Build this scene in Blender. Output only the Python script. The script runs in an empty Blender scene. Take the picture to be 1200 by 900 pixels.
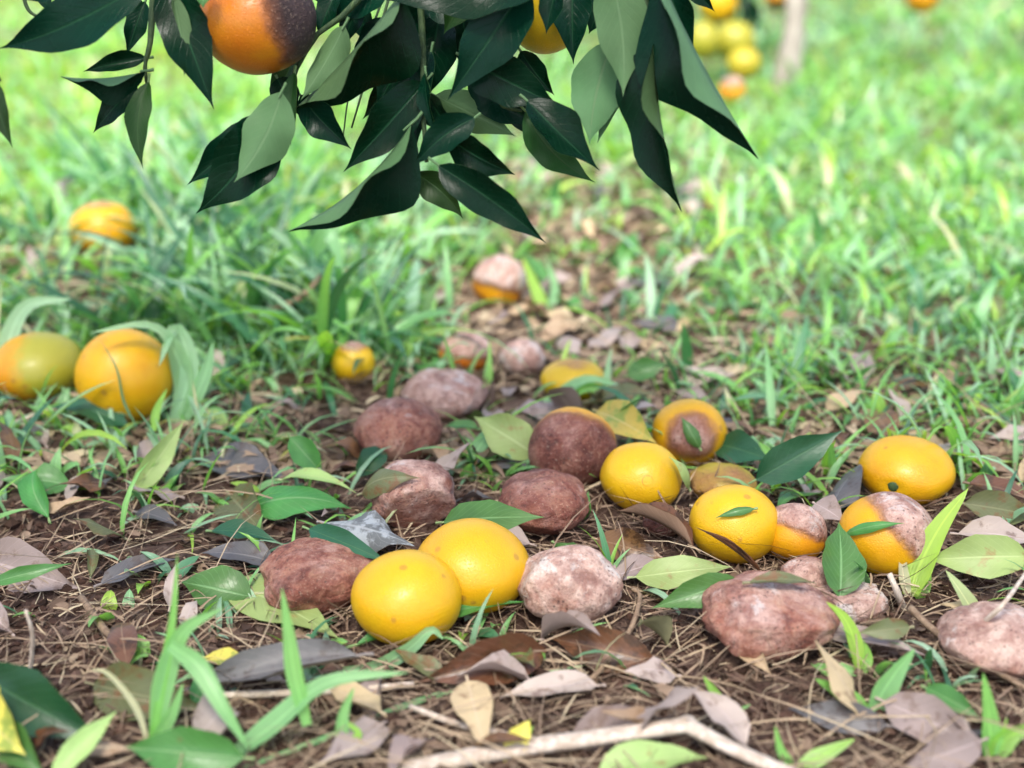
import bpy, math, random
import numpy as np
from mathutils import Vector, noise as mnoise

# ------------------------------------------------------------------ camera, sky, sun, exposure
FPX, CAM_H, PITCH = 1700.0, 0.55, math.radians(22.0)      # focal length in 1200-px photo pixels
scene = bpy.context.scene
cd = bpy.data.cameras.new("camera")
cam = bpy.data.objects.new("camera", cd)
scene.collection.objects.link(cam)
cam.location = (0, 0, CAM_H)
cam.rotation_euler = (math.pi / 2 - PITCH, 0, 0)
cd.sensor_width = 36.0
cd.lens = FPX / 1200.0 * 36.0
cd.clip_start, cd.clip_end = 0.02, 500.0
cd.dof.use_dof = True
cd.dof.focus_distance = 1.10
cd.dof.aperture_fstop = 3.1
cd.dof.aperture_blades = 0
scene.camera = cam

SUN_EL, SUN_AZ = math.radians(62), math.radians(190)      # azimuth: compass angle from +Y, clockwise
world = bpy.data.worlds.new("World")
scene.world = world
world.use_nodes = True
wn = world.node_tree
wn.nodes.clear()
wo = wn.nodes.new("ShaderNodeOutputWorld")
wb = wn.nodes.new("ShaderNodeBackground")
ws = wn.nodes.new("ShaderNodeTexSky")
ws.sky_type = 'NISHITA'
ws.sun_disc = False
ws.sun_elevation = SUN_EL
ws.sun_rotation = SUN_AZ
ws.dust_density = 4.0
ws.air_density = 1.0
ws.ozone_density = 1.0
wb.inputs['Strength'].default_value = 0.10
wn.links.new(ws.outputs[0], wb.inputs[0])
wn.links.new(wb.outputs[0], wo.inputs[0])

sl = bpy.data.lights.new("sun", 'SUN')
sl.energy = 1.5
sl.angle = math.radians(13)
sl.color = (1.0, 0.96, 0.9)
sun = bpy.data.objects.new("sun", sl)
scene.collection.objects.link(sun)
sdir = Vector((math.sin(SUN_AZ) * math.cos(SUN_EL), math.cos(SUN_AZ) * math.cos(SUN_EL), math.sin(SUN_EL)))
sun.rotation_euler = sdir.to_track_quat('Z', 'Y').to_euler()
sun.location = (0, -2, 4)

vs = scene.view_settings
vs.view_transform = 'Standard'
vs.look = 'None'
vs.exposure = 1.92
vs.gamma = 1.0
vs.use_curve_mapping = False

# ------------------------------------------------------------------ helpers
rng = np.random.default_rng(7)
R = random.Random(11)
CF = np.array([0, math.cos(PITCH), -math.sin(PITCH)])
CU = np.array([0, math.sin(PITCH), math.cos(PITCH)])
CR = np.array([1.0, 0, 0])
CP = np.array([0, 0, CAM_H])


def ray(px, py):
    return CF + (px - 600) / FPX * CR + (450 - py) / FPX * CU


def hgt(x, y):
    """terrain height"""
    v = Vector((x * 2.6, y * 2.6, 0.3))
    w = Vector((x * 13, y * 13, 4.1))
    return 0.012 * mnoise.noise(v) + 0.0035 * mnoise.noise(w)


def at_z(px, py, z):
    d = ray(px, py)
    return CP + d * ((z - CAM_H) / d[2])


def ground(px, py, dz=0.0):
    p = at_z(px, py, dz)
    for _ in range(3):
        p = at_z(px, py, hgt(p[0], p[1]) + dz)
    return p


def at_depth(px, py, dep):
    return CP + ray(px, py) * dep


def depth_of(p):
    return float(np.dot(np.asarray(p) - CP, CF))


def link(o, parent=None):
    scene.collection.objects.link(o)
    if parent is not None:
        o.parent = parent
    return o


def tag(o, label=None, cat=None, group=None, kind=None):
    if label: o['label'] = label
    if cat: o['category'] = cat
    if group: o['group'] = group
    if kind: o['kind'] = kind
    return o


def empty(name, loc):
    o = bpy.data.objects.new(name, None)
    o.empty_display_size = 0.02
    o.location = loc
    return link(o)


def mk_mesh(name, V, F, uv=None, attrs=None, midx=None, smooth=True):
    V = np.ascontiguousarray(V, dtype=np.float32)
    me = bpy.data.meshes.new(name)
    if not isinstance(F, list):
        F = [F]
    F = [np.asarray(f, dtype=np.int32) for f in F if len(f)]
    loops = np.concatenate([f.ravel() for f in F])
    sizes = np.concatenate([np.full(len(f), f.shape[1], dtype=np.int32) for f in F])
    starts = np.concatenate([[0], np.cumsum(sizes)[:-1]]).astype(np.int32)
    me.vertices.add(len(V))
    me.vertices.foreach_set("co", V.ravel())
    me.loops.add(len(loops))
    me.loops.foreach_set("vertex_index", loops)
    me.polygons.add(len(sizes))
    me.polygons.foreach_set("loop_start", starts)
    if midx is not None:
        me.polygons.foreach_set("material_index", np.asarray(midx, dtype=np.int32))
    me.polygons.foreach_set("use_smooth", np.full(len(sizes), smooth, dtype=bool))
    if uv is not None:
        l = me.uv_layers.new(name="UVMap")
        l.data.foreach_set("uv", np.asarray(uv, dtype=np.float32)[loops].ravel())
    for k, a in (attrs or {}).items():
        at = me.attributes.new(k, 'FLOAT', 'POINT')
        at.data.foreach_set("value", np.asarray(a, dtype=np.float32))
    me.update(calc_edges=True)
    me.validate()
    return me


def mobj(name, me, mats, parent=None, loc=None):
    for m in (mats if isinstance(mats, (list, tuple)) else [mats]):
        me.materials.append(m)
    o = bpy.data.objects.new(name, me)
    if loc is not None:
        o.location = loc
    return link(o, parent)


# ------------------------------------------------------------------ materials
class NT:
    def __init__(s, name):
        s.m = bpy.data.materials.new(name)
        s.m.use_nodes = True
        s.t = s.m.node_tree
        s.t.nodes.clear()
        s.out = s.t.nodes.new("ShaderNodeOutputMaterial")

    def n(s, typ, **kw):
        nd = s.t.nodes.new("ShaderNode" + typ)
        for k, v in kw.items():
            if k.startswith('i_'):
                key = k[2:]
                key = int(key) if key.isdigit() else key.replace('_', ' ')
                s.put(nd.inputs[key], v)
            else:
                setattr(nd, k, v)
        return nd

    def put(s, sock, v):
        if isinstance(v, bpy.types.NodeSocket):
            s.t.links.new(v, sock)
        elif isinstance(v, bpy.types.Node):
            s.t.links.new(v.outputs[0], sock)
        else:
            if sock.type == 'RGBA' and len(v) == 3:
                v = (*v, 1)
            sock.default_value = v

    def math(s, op, a, b=0.0, c=None, clamp=False):
        nd = s.n("Math", operation=op, use_clamp=clamp)
        s.put(nd.inputs[0], a)
        s.put(nd.inputs[1], b)
        if c is not None: s.put(nd.inputs[2], c)
        return nd.outputs[0]

    def mix(s, f, a, b, mode='MIX'):
        nd = s.n("Mix", data_type='RGBA', blend_type=mode)
        s.put(nd.inputs[0], f)
        s.put(nd.inputs[6], a)
        s.put(nd.inputs[7], b)
        return nd.outputs[2]

    def ramp(s, f, stops, interp='LINEAR'):
        nd = s.n("ValToRGB")
        cr = nd.color_ramp
        cr.interpolation = interp
        while len(cr.elements) < len(stops):
            cr.elements.new(0.5)
        for e, (p, c) in zip(cr.elements, stops):
            e.position = p
            e.color = (*c, 1) if len(c) == 3 else c
        s.put(nd.inputs[0], f)
        return nd.outputs[0]

    def step(s, v, lo, hi):
        nd = s.n("MapRange", interpolation_type='SMOOTHSTEP')
        s.put(nd.inputs[0], v)
        nd.inputs[1].default_value, nd.inputs[2].default_value = lo, hi
        return nd.outputs[0]

    def noise(s, vec, scale, detail=4.0, rough=0.55, dist=0.0):
        nd = s.n("TexNoise", i_Scale=scale, i_Detail=detail, i_Roughness=rough, i_Distortion=dist)
        s.put(nd.inputs['Vector'], vec)
        return nd.outputs[0]

    def attr(s, name):
        return s.n("Attribute", attribute_name=name).outputs['Fac']

    def bump(s, h, strength, dist, normal=None):
        nd = s.n("Bump", i_Strength=strength, i_Distance=dist, i_Height=h)
        if normal is not None: s.put(nd.inputs['Normal'], normal)
        return nd.outputs[0]


def leaf_material(name, base, vein, rough=0.4, spec=0.5, transl=0.2, tcol=None, spots=None, spot_amt=0.0,
                  var=0.25, edge=None, sidevein=0.4):
    """one face of a leaf: pigment, midrib and side veins, blotches, gloss, light passing through"""
    k = NT(name)
    uv = k.n("UVMap", uv_map="UVMap").outputs[0]
    sep = k.n("SeparateXYZ", i_Vector=uv)
    u = k.math('ABSOLUTE', k.math('SUBTRACT', sep.outputs[0], 0.5))      # 0 midrib .. 0.5 edge
    v = sep.outputs[1]
    obj = k.n("TexCoord").outputs['Object']
    rnd = k.n("ObjectInfo").outputs['Random']
    off = k.n("VectorMath", operation='SCALE', i_0=(31.0, 17.0, 9.0))
    k.put(off.inputs['Scale'], rnd)
    vec = k.n("VectorMath", operation='ADD')
    k.put(vec.inputs[0], obj); k.put(vec.inputs[1], off.outputs[0])
    vec = vec.outputs[0]
    n1 = k.noise(vec, 45.0, 5.0)
    n2 = k.noise(vec, 260.0, 3.0)
    lo = tuple(c * (1 - var) for c in base)
    hi = tuple(min(1, c * (1 + var)) for c in base)
    col = k.mix(n1, lo, hi)
    hsv = k.n("HueSaturation")
    k.put(hsv.inputs['Hue'], k.math('ADD', 0.485, k.math('MULTIPLY', rnd, 0.03)))
    k.put(hsv.inputs['Value'], k.math('ADD', 0.78, k.math('MULTIPLY', rnd, 0.44)))
    k.put(hsv.inputs['Color'], col)
    col = hsv.outputs[0]
    if edge:
        em = k.step(k.math('ADD', u, k.math('MULTIPLY', n1, 0.25)), 0.42, 0.6)
        col = k.mix(em, col, edge)
    if spots:
        sm = k.step(k.noise(vec, 70.0, 6.0, 0.65), 0.60 - 0.25 * spot_amt, 0.72 - 0.25 * spot_amt)
        col = k.mix(sm, col, spots)
    mid = k.step(u, 0.035, 0.012)
    sv = k.math('FRACT', k.math('MULTIPLY', k.math('SUBTRACT', v, k.math('MULTIPLY', u, 0.55)), 11.0))
    sv = k.step(k.math('ABSOLUTE', k.math('SUBTRACT', sv, 0.5)), 0.07, 0.0)
    vm = k.math('MAXIMUM', mid, k.math('MULTIPLY', sv, sidevein))
    col = k.mix(k.math('MULTIPLY', vm, 0.75), col, vein)
    hh = k.math('ADD', k.math('MULTIPLY', n2, 0.5), k.math('MULTIPLY', vm, -0.7))
    nrm = k.bump(hh, 0.35, 0.0012)
    p = k.n("BsdfPrincipled")
    k.put(p.inputs['Base Color'], col)
    k.put(p.inputs['Roughness'], k.math('ADD', rough - 0.08, k.math('MULTIPLY', n1, 0.16)))
    p.inputs['Specular IOR Level'].default_value = spec
    k.put(p.inputs['Normal'], nrm)
    if transl > 0:
        t = k.n("BsdfTranslucent")
        k.put(t.inputs[0], k.mix(1.0, col, tcol or (1.6, 1.5, 0.6), 'MULTIPLY'))
        mx = k.n("MixShader", i_0=transl)
        k.t.links.new(p.outputs[0], mx.inputs[1]); k.t.links.new(t.outputs[0], mx.inputs[2])
        k.t.links.new(mx.outputs[0], k.out.inputs[0])
    else:
        k.t.links.new(p.outputs[0], k.out.inputs[0])
    return k.m


LM = {}
def lm(key, top, under):
    LM[key] = [leaf_material(key + "_upper_face", **top), leaf_material(key + "_under_face", **under)]

lm('citrus', dict(base=(0.0018, 0.024, 0.0105), vein=(0.012, 0.062, 0.025), rough=0.28, spec=0.12, transl=0.05, sidevein=0.3),
   dict(base=(0.105, 0.215, 0.085), vein=(0.15, 0.27, 0.12), rough=0.6, spec=0.25, transl=0.1))
lm('citrus_young', dict(base=(0.022, 0.07, 0.014), vein=(0.04, 0.1, 0.025), rough=0.4, spec=0.25, transl=0.2),
   dict(base=(0.2, 0.34, 0.12), vein=(0.26, 0.38, 0.16), rough=0.55, spec=0.3, transl=0.25))
lm('fallen_green', dict(base=(0.075, 0.225, 0.05), vein=(0.2, 0.38, 0.15), rough=0.33, spec=0.5, transl=0.2, spots=(0.16, 0.13, 0.04), spot_amt=-0.15, var=0.4),
   dict(base=(0.22, 0.36, 0.13), vein=(0.3, 0.42, 0.18), rough=0.55, spec=0.3, transl=0.2))
lm('fallen_dark', dict(base=(0.018, 0.085, 0.035), vein=(0.05, 0.14, 0.06), rough=0.36, spec=0.45, transl=0.1),
   dict(base=(0.16, 0.27, 0.10), vein=(0.22, 0.33, 0.14), rough=0.55, spec=0.3, transl=0.1))
lm('fallen_pale', dict(base=(0.34, 0.47, 0.16), vein=(0.45, 0.55, 0.24), rough=0.45, spec=0.4, transl=0.2,
                       spots=(0.32, 0.27, 0.1), spot_amt=0.1),
   dict(base=(0.36, 0.47, 0.2), vein=(0.46, 0.55, 0.28), rough=0.6, spec=0.3, transl=0.2))
lm('fallen_yellow', dict(base=(0.62, 0.52, 0.10), vein=(0.66, 0.55, 0.2), rough=0.45, spec=0.4, transl=0.2,
                         spots=(0.28, 0.36, 0.06), spot_amt=0.4),
   dict(base=(0.55, 0.45, 0.14), vein=(0.6, 0.5, 0.2), rough=0.6, spec=0.3, transl=0.2))
lm('olive', dict(base=(0.13, 0.145, 0.06), vein=(0.22, 0.22, 0.11), rough=0.42, spec=0.45, transl=0.1,
                 spots=(0.16, 0.08, 0.03), spot_amt=0.35),
   dict(base=(0.24, 0.22, 0.12), vein=(0.3, 0.28, 0.16), rough=0.6, spec=0.3, transl=0.1))
lm('brown', dict(base=(0.155, 0.075, 0.032), vein=(0.26, 0.16, 0.09), rough=0.34, spec=0.5, transl=0.05,
                 spots=(0.06, 0.03, 0.015), spot_amt=0.4, var=0.4),
   dict(base=(0.27, 0.18, 0.11), vein=(0.34, 0.25, 0.16), rough=0.6, spec=0.3, transl=0.05))
lm('lilac', dict(base=(0.34, 0.27, 0.235), vein=(0.45, 0.36, 0.33), rough=0.5, spec=0.5, transl=0.03,
                 spots=(0.2, 0.14, 0.11), spot_amt=0.3),
   dict(base=(0.38, 0.29, 0.25), vein=(0.45, 0.36, 0.3), rough=0.65, spec=0.3, transl=0.03))
lm('slate', dict(base=(0.10, 0.095, 0.095), vein=(0.17, 0.16, 0.155), rough=0.42, spec=0.5, transl=0.0,
                 spots=(0.06, 0.045, 0.04), spot_amt=0.3),
   dict(base=(0.2, 0.17, 0.15), vein=(0.26, 0.22, 0.2), rough=0.6, spec=0.3, transl=0.0))
lm('mould', dict(base=(0.13, 0.14, 0.14), vein=(0.34, 0.36, 0.36), rough=0.6, spec=0.3, transl=0.0,
                 spots=(0.34, 0.37, 0.38), spot_amt=0.5, var=0.4),
   dict(base=(0.3, 0.27, 0.25), vein=(0.36, 0.32, 0.3), rough=0.7, spec=0.2, transl=0.0))
lm('tan', dict(base=(0.46, 0.34, 0.21), vein=(0.56, 0.44, 0.3), rough=0.6, spec=0.3, transl=0.1,
               spots=(0.28, 0.18, 0.1), spot_amt=0.25),
   dict(base=(0.48, 0.37, 0.24), vein=(0.56, 0.44, 0.3), rough=0.7, spec=0.2, transl=0.1))


def ramp_material(name, stops, rough=0.5, spec=0.4, transl=0.0, tcol=(1.5, 1.4, 0.5), bump_scale=0.0, stripe=0.0):
    """colour from a per-piece 'tone' value"""
    k = NT(name)
    col = k.ramp(k.attr('tone'), stops)
    obj = k.n("TexCoord").outputs['Object']
    nz = k.noise(obj, 90.0, 3.0)
    col = k.mix(k.math('MULTIPLY', nz, 0.5), col, k.mix(1.0, col, (0.55, 0.6, 0.55), 'MULTIPLY'))
    p = k.n("BsdfPrincipled")
    if stripe > 0:
        uv = k.n("UVMap", uv_map="UVMap").outputs[0]
        x = k.n("SeparateXYZ", i_Vector=uv).outputs[0]
        u = k.math('ABSOLUTE', k.math('SUBTRACT', x, 0.5))
        col = k.mix(k.math('MULTIPLY', k.step(u, 0.07, 0.02), stripe), col,
                    k.mix(1.0, col, (1.7, 1.5, 1.7), 'MULTIPLY'))
        w = k.math('SINE', k.math('MULTIPLY', x, 60.0))
        k.put(p.inputs['Normal'], k.bump(w, 0.25, 0.0005))
    elif bump_scale > 0:
        k.put(p.inputs['Normal'], k.bump(k.noise(obj, bump_scale, 4.0), 0.7, 0.002))
    k.put(p.inputs['Base Color'], col)
    p.inputs['Roughness'].default_value = rough
    p.inputs['Specular IOR Level'].default_value = spec
    sh = p.outputs[0]
    if transl > 0:
        t = k.n("BsdfTranslucent")
        k.put(t.inputs[0], k.mix(1.0, col, tcol, 'MULTIPLY'))
        mx = k.n("MixShader", i_0=transl)
        k.t.links.new(sh, mx.inputs[1]); k.t.links.new(t.outputs[0], mx.inputs[2])
        sh = mx.outputs[0]
    k.t.links.new(sh, k.out.inputs[0])
    return k.m


GRASS = ramp_material("grass_blade_green", [
    (0.0, (0.06, 0.19, 0.10)), (0.10, (0.10, 0.33, 0.14)), (0.20, (0.42, 0.65, 0.45)), (0.32, (0.27, 0.57, 0.24)), (0.52, (0.25, 0.60, 0.11)),  # whitish mint stop paints pale sheen into the blade colour
    (0.74, (0.44, 0.68, 0.08)), (0.88, (0.58, 0.68, 0.38)), (1.0, (0.66, 0.60, 0.40))],
    rough=0.36, spec=0.9, transl=0.42, stripe=0.5)
STRAW = ramp_material("dry_straw", [
    (0.0, (0.04, 0.023, 0.016)), (0.3, (0.13, 0.078, 0.052)), (0.6, (0.30, 0.205, 0.14)),
    (0.85, (0.42, 0.31, 0.20)), (1.0, (0.58, 0.47, 0.31))], rough=0.6, spec=0.3)
CRUMB = ramp_material("soil_crumb", [
    (0.0, (0.028, 0.015, 0.010)), (0.6, (0.085, 0.045, 0.032)), (1.0, (0.19, 0.115, 0.085))],
    rough=0.85, spec=0.15, bump_scale=500.0)


def bark_material(name, a, b, scale=60.0):
    k = NT(name)
    obj = k.n("TexCoord").outputs['Object']
    mp = k.n("Mapping")
    k.put(mp.inputs[0], obj)
    mp.inputs['Scale'].default_value = (1, 1, 0.3)
    n1 = k.noise(mp.outputs[0], scale, 6.0, 0.65)
    p = k.n("BsdfPrincipled")
    k.put(p.inputs['Base Color'], k.mix(k.step(n1, 0.35, 0.7), a, b))
    p.inputs['Roughness'].default_value = 0.7
    k.put(p.inputs['Normal'], k.bump(n1, 0.6, 0.003))
    k.t.links.new(p.outputs[0], k.out.inputs[0])
    return k.m

BARK = bark_material("citrus_bark", (0.09, 0.07, 0.05), (0.24, 0.2, 0.16))
BARK_PALE = bark_material("pale_bark", (0.3, 0.26, 0.22), (0.5, 0.45, 0.4))
TWIG_GREEN = bark_material("green_twig", (0.02, 0.05, 0.015), (0.06, 0.11, 0.03), 200)
TWIG_BROWN = bark_material("brown_twig", (0.16, 0.1, 0.06), (0.34, 0.24, 0.15), 200)
STALK = bark_material("pale_stalk", (0.46, 0.36, 0.27), (0.74, 0.64, 0.53), 160)


def fruit_material():
    k = NT("orange_peel")
    obj = k.n("TexCoord").outputs['Object']
    rnd = k.n("ObjectInfo").outputs['Random']
    off = k.n("VectorMath", operation='SCALE', i_0=(7.0, 5.0, 3.0))
    k.put(off.inputs['Scale'], rnd)
    va = k.n("VectorMath", operation='ADD')
    k.put(va.inputs[0], obj); k.put(va.inputs[1], off.outputs[0])
    v = va.outputs[0]
    big = k.noise(v, 28.0, 4.0)
    mid = k.noise(v, 95.0, 6.0, 0.7)
    fine = k.noise(v, 420.0, 4.0, 0.7)
    rot, tone, green, bloom = (k.attr(a) for a in ('rot', 'tone', 'green', 'bloom'))
    # sound peel
    fresh = k.ramp(k.math('ADD', tone, k.math('MULTIPLY', k.math('SUBTRACT', big, 0.5), 0.6)), [
        (0.0, (0.64, 0.415, 0.008)), (0.35, (0.64, 0.33, 0.003)), (0.7, (0.60, 0.19, 0.006)), (1.0, (0.50, 0.095, 0.004))])
    gm = k.step(k.math('ADD', green, k.math('MULTIPLY', k.math('SUBTRACT', mid, 0.5), 0.5)), 0.3, 0.75)
    fresh = k.mix(gm, fresh, (0.33, 0.31, 0.025))
    scuff = k.step(k.noise(v, 160.0, 8.0, 0.75), 0.66, 0.72)
    fresh = k.mix(k.math('MULTIPLY', scuff, 0.6), fresh, (0.42, 0.22, 0.05))
    bv = k.n("TexVoronoi", i_Scale=75.0)
    k.put(bv.inputs['Vector'], v)
    bp_ = k.n("SeparateColor")
    k.put(bp_.inputs[0], bv.outputs['Color'])
    bruise = k.math('MULTIPLY', k.step(k.math('ADD', bv.outputs['Distance'], k.math('MULTIPLY', mid, 0.25)), 0.40, 0.26), k.step(bp_.outputs[1], 0.80, 0.84))
    fresh = k.mix(k.math('MULTIPLY', bruise, 0.55), fresh, (0.30, 0.13, 0.03))
    # rotten peel
    patch = k.noise(v, 55.0, 7.0, 0.72, 0.6)
    rcol = k.ramp(patch, [(0.30, (0.075, 0.026, 0.018)), (0.43, (0.23, 0.075, 0.048)), (0.54, (0.36, 0.165, 0.11)), (0.68, (0.46, 0.29, 0.19))])
    bmask = k.step(k.math('ADD', bloom, k.math('MULTIPLY', k.math('SUBTRACT', k.noise(v, 34.0, 6.0, 0.7), 0.5), 2.4)), 0.15, 0.85)
    rcol = k.mix(k.math('MULTIPLY', bmask, 0.9), rcol, k.mix(k.step(mid, 0.35, 0.65), (0.35, 0.20, 0.165), (0.64, 0.465, 0.395)))
    mould = k.math('MULTIPLY', k.step(k.math('ADD', k.noise(v, 30.0, 7.0, 0.75, 0.5), k.math('MULTIPLY', bloom, 0.12)), 0.62, 0.72), k.step(bloom, 0.05, 0.4))
    rcol = k.mix(k.math('MULTIPLY', mould, 0.8), rcol, k.mix(mid, (0.46, 0.43, 0.42), (0.74, 0.69, 0.65)))
    rcol = k.mix(k.step(k.math('MULTIPLY', bloom, -1.0), 0.1, 0.6), rcol, k.mix(mid, (0.018, 0.010, 0.010), (0.075, 0.042, 0.042)))
    wet = k.step(k.noise(v, 24.0, 5.0, 0.6, 0.8), 0.52, 0.64)
    rcol = k.mix(k.math('MULTIPLY', wet, 0.62), rcol, k.mix(1.0, rcol, (0.42, 0.28, 0.25), 'MULTIPLY'))
    rcol = k.mix(1.0, rcol, k.ramp(k.attr('rdark'), [(0.0, (1.12, 1.14, 1.10)), (0.4, (1.0, 0.93, 0.90)), (1.0, (0.50, 0.34, 0.34))]), 'MULTIPLY')
    vor = k.n("TexVoronoi", i_Scale=330.0)
    k.put(vor.inputs['Vector'], v)
    pick = k.n("SeparateColor")
    k.put(pick.inputs[0], vor.outputs['Color'])
    speck = k.math('MULTIPLY', k.step(vor.outputs['Distance'], 0.42, 0.2), k.math('MULTIPLY', k.step(pick.outputs[0], 0.62, 0.66), k.step(big, 0.45, 0.6)))
    rcol = k.mix(k.math('MULTIPLY', speck, 0.75), rcol, (0.04, 0.018, 0.016))
    grit = k.step(fine, 0.56, 0.68)
    rcol = k.mix(k.math('MULTIPLY', grit, 0.5), rcol, (0.46, 0.33, 0.24))
    dark = k.step(fine, 0.46, 0.34)
    rcol = k.mix(k.math('MULTIPLY', dark, 0.45), rcol, (0.06, 0.03, 0.024))
    rm = k.math('ADD', rot, k.math('ADD', k.math('MULTIPLY', k.math('SUBTRACT', big, 0.5), 0.75), k.math('MULTIPLY', k.math('SUBTRACT', mid, 0.5), 0.35)))
    rmask = k.step(rm, 0.28, 0.68)
    ring = k.math('MULTIPLY', k.step(rm, 0.15, 0.45), k.step(rm, 0.95, 0.5))
    col = k.mix(rmask, fresh, rcol)
    col = k.mix(k.math('MULTIPLY', ring, 0.5), col, (0.30, 0.10, 0.03))
    # relief: oil pores on sound peel, leathery crust on rot
    pores = k.n("TexVoronoi", i_Scale=620.0)
    k.put(pores.inputs['Vector'], obj)
    ph = k.math('MULTIPLY', k.step(pores.outputs['Distance'], 0.0, 0.5), k.math('ADD', 1.0, k.math('MULTIPLY', rmask, 1.5)))
    rh = k.math('MULTIPLY', k.math('ADD', k.math('MULTIPLY', mid, 2.0), k.math('MULTIPLY', fine, 1.1)), k.math('MULTIPLY', rmask, rmask))
    nrm = k.bump(k.math('ADD', k.math('MULTIPLY', ph, 0.12), rh), 0.75, 0.0022)
    p = k.n("BsdfPrincipled")
    k.put(p.inputs['Base Color'], col)
    k.put(p.inputs['Roughness'], k.math('ADD', 0.37, k.math('MULTIPLY', rmask, k.math('ADD', 0.08, k.math('MULTIPLY', mid, 0.5)))))
    p.inputs['Specular IOR Level'].default_value = 0.5
    k.put(p.inputs['Normal'], nrm)
    k.t.links.new(p.outputs[0], k.out.inputs[0])
    return k.m

PEEL = fruit_material()


def ground_material():
    k = NT("orchard_soil")
    pos = k.n("NewGeometry").outputs['Position']
    a = k.noise(pos, 7.0, 5.0)
    b = k.noise(pos, 60.0, 8.0, 0.7)
    c = k.noise(pos, 300.0, 6.0, 0.7)
    col = k.ramp(b, [(0.28, (0.03, 0.017, 0.012)), (0.5, (0.105, 0.066, 0.05)), (0.72, (0.26, 0.185, 0.145))])
    col = k.mix(k.step(a, 0.4, 0.7), col, k.mix(1.0, col, (1.35, 1.2, 1.15), 'MULTIPLY'))
    col = k.mix(k.math('MULTIPLY', k.step(c, 0.6, 0.7), 0.5), col, (0.27, 0.18, 0.13))
    y = k.n("SeparateXYZ", i_Vector=pos).outputs[1]
    far = k.step(k.math('ADD', y, k.math('MULTIPLY', a, 0.8)), 1.6, 3.6)
    col = k.mix(k.math('MULTIPLY', far, 0.7), col, k.mix(b, (0.14, 0.2, 0.06), (0.32, 0.37, 0.15)))
    p = k.n("BsdfPrincipled")
    k.put(p.inputs['Base Color'], col)
    p.inputs['Roughness'].default_value = 0.9
    p.inputs['Specular IOR Level'].default_value = 0.2
    k.put(p.inputs['Normal'], k.bump(k.math('ADD', b, k.math('MULTIPLY', c, 0.5)), 0.9, 0.012))
    k.t.links.new(p.outputs[0], k.out.inputs[0])
    return k.m


# ------------------------------------------------------------------ ground: one sheet to the horizon
def axis(lo, hi, mid_lo, mid_hi, step, n_out):
    core = np.arange(mid_lo, mid_hi + 1e-6, step)
    g = np.geomspace(step * 1.5, 1.0, n_out)
    l = mid_lo - (mid_lo - lo) * g
    r = mid_hi + (hi - mid_hi) * g
    return np.concatenate([l[::-1], core, r])

gx = axis(-60, 60, -1.0, 1.0, 0.0125, 34)
gy = axis(-40, 200, 0.55, 2.6, 0.0125, 40)
GX, GY = np.meshgrid(gx, gy)
GZ = np.array([hgt(x, y) + 0.004 * mnoise.noise(Vector((x * 42, y * 42, 9))) for x, y in zip(GX.ravel(), GY.ravel())])
nx, ny = len(gx), len(gy)
ii = np.arange(nx * ny).reshape(ny, nx)
quads = np.stack([ii[:-1, :-1], ii[:-1, 1:], ii[1:, 1:], ii[1:, :-1]], -1).reshape(-1, 4)
gme = mk_mesh("ground", np.stack([GX.ravel(), GY.ravel(), GZ], -1), quads)
tag(mobj("ground", gme, ground_material()), "bare brown orchard soil under litter and grass", "ground", kind="structure")


# ------------------------------------------------------------------ shape builders
def norm(v):
    v = np.asarray(v, float)
    return v / max(1e-9, np.linalg.norm(v))


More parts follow.
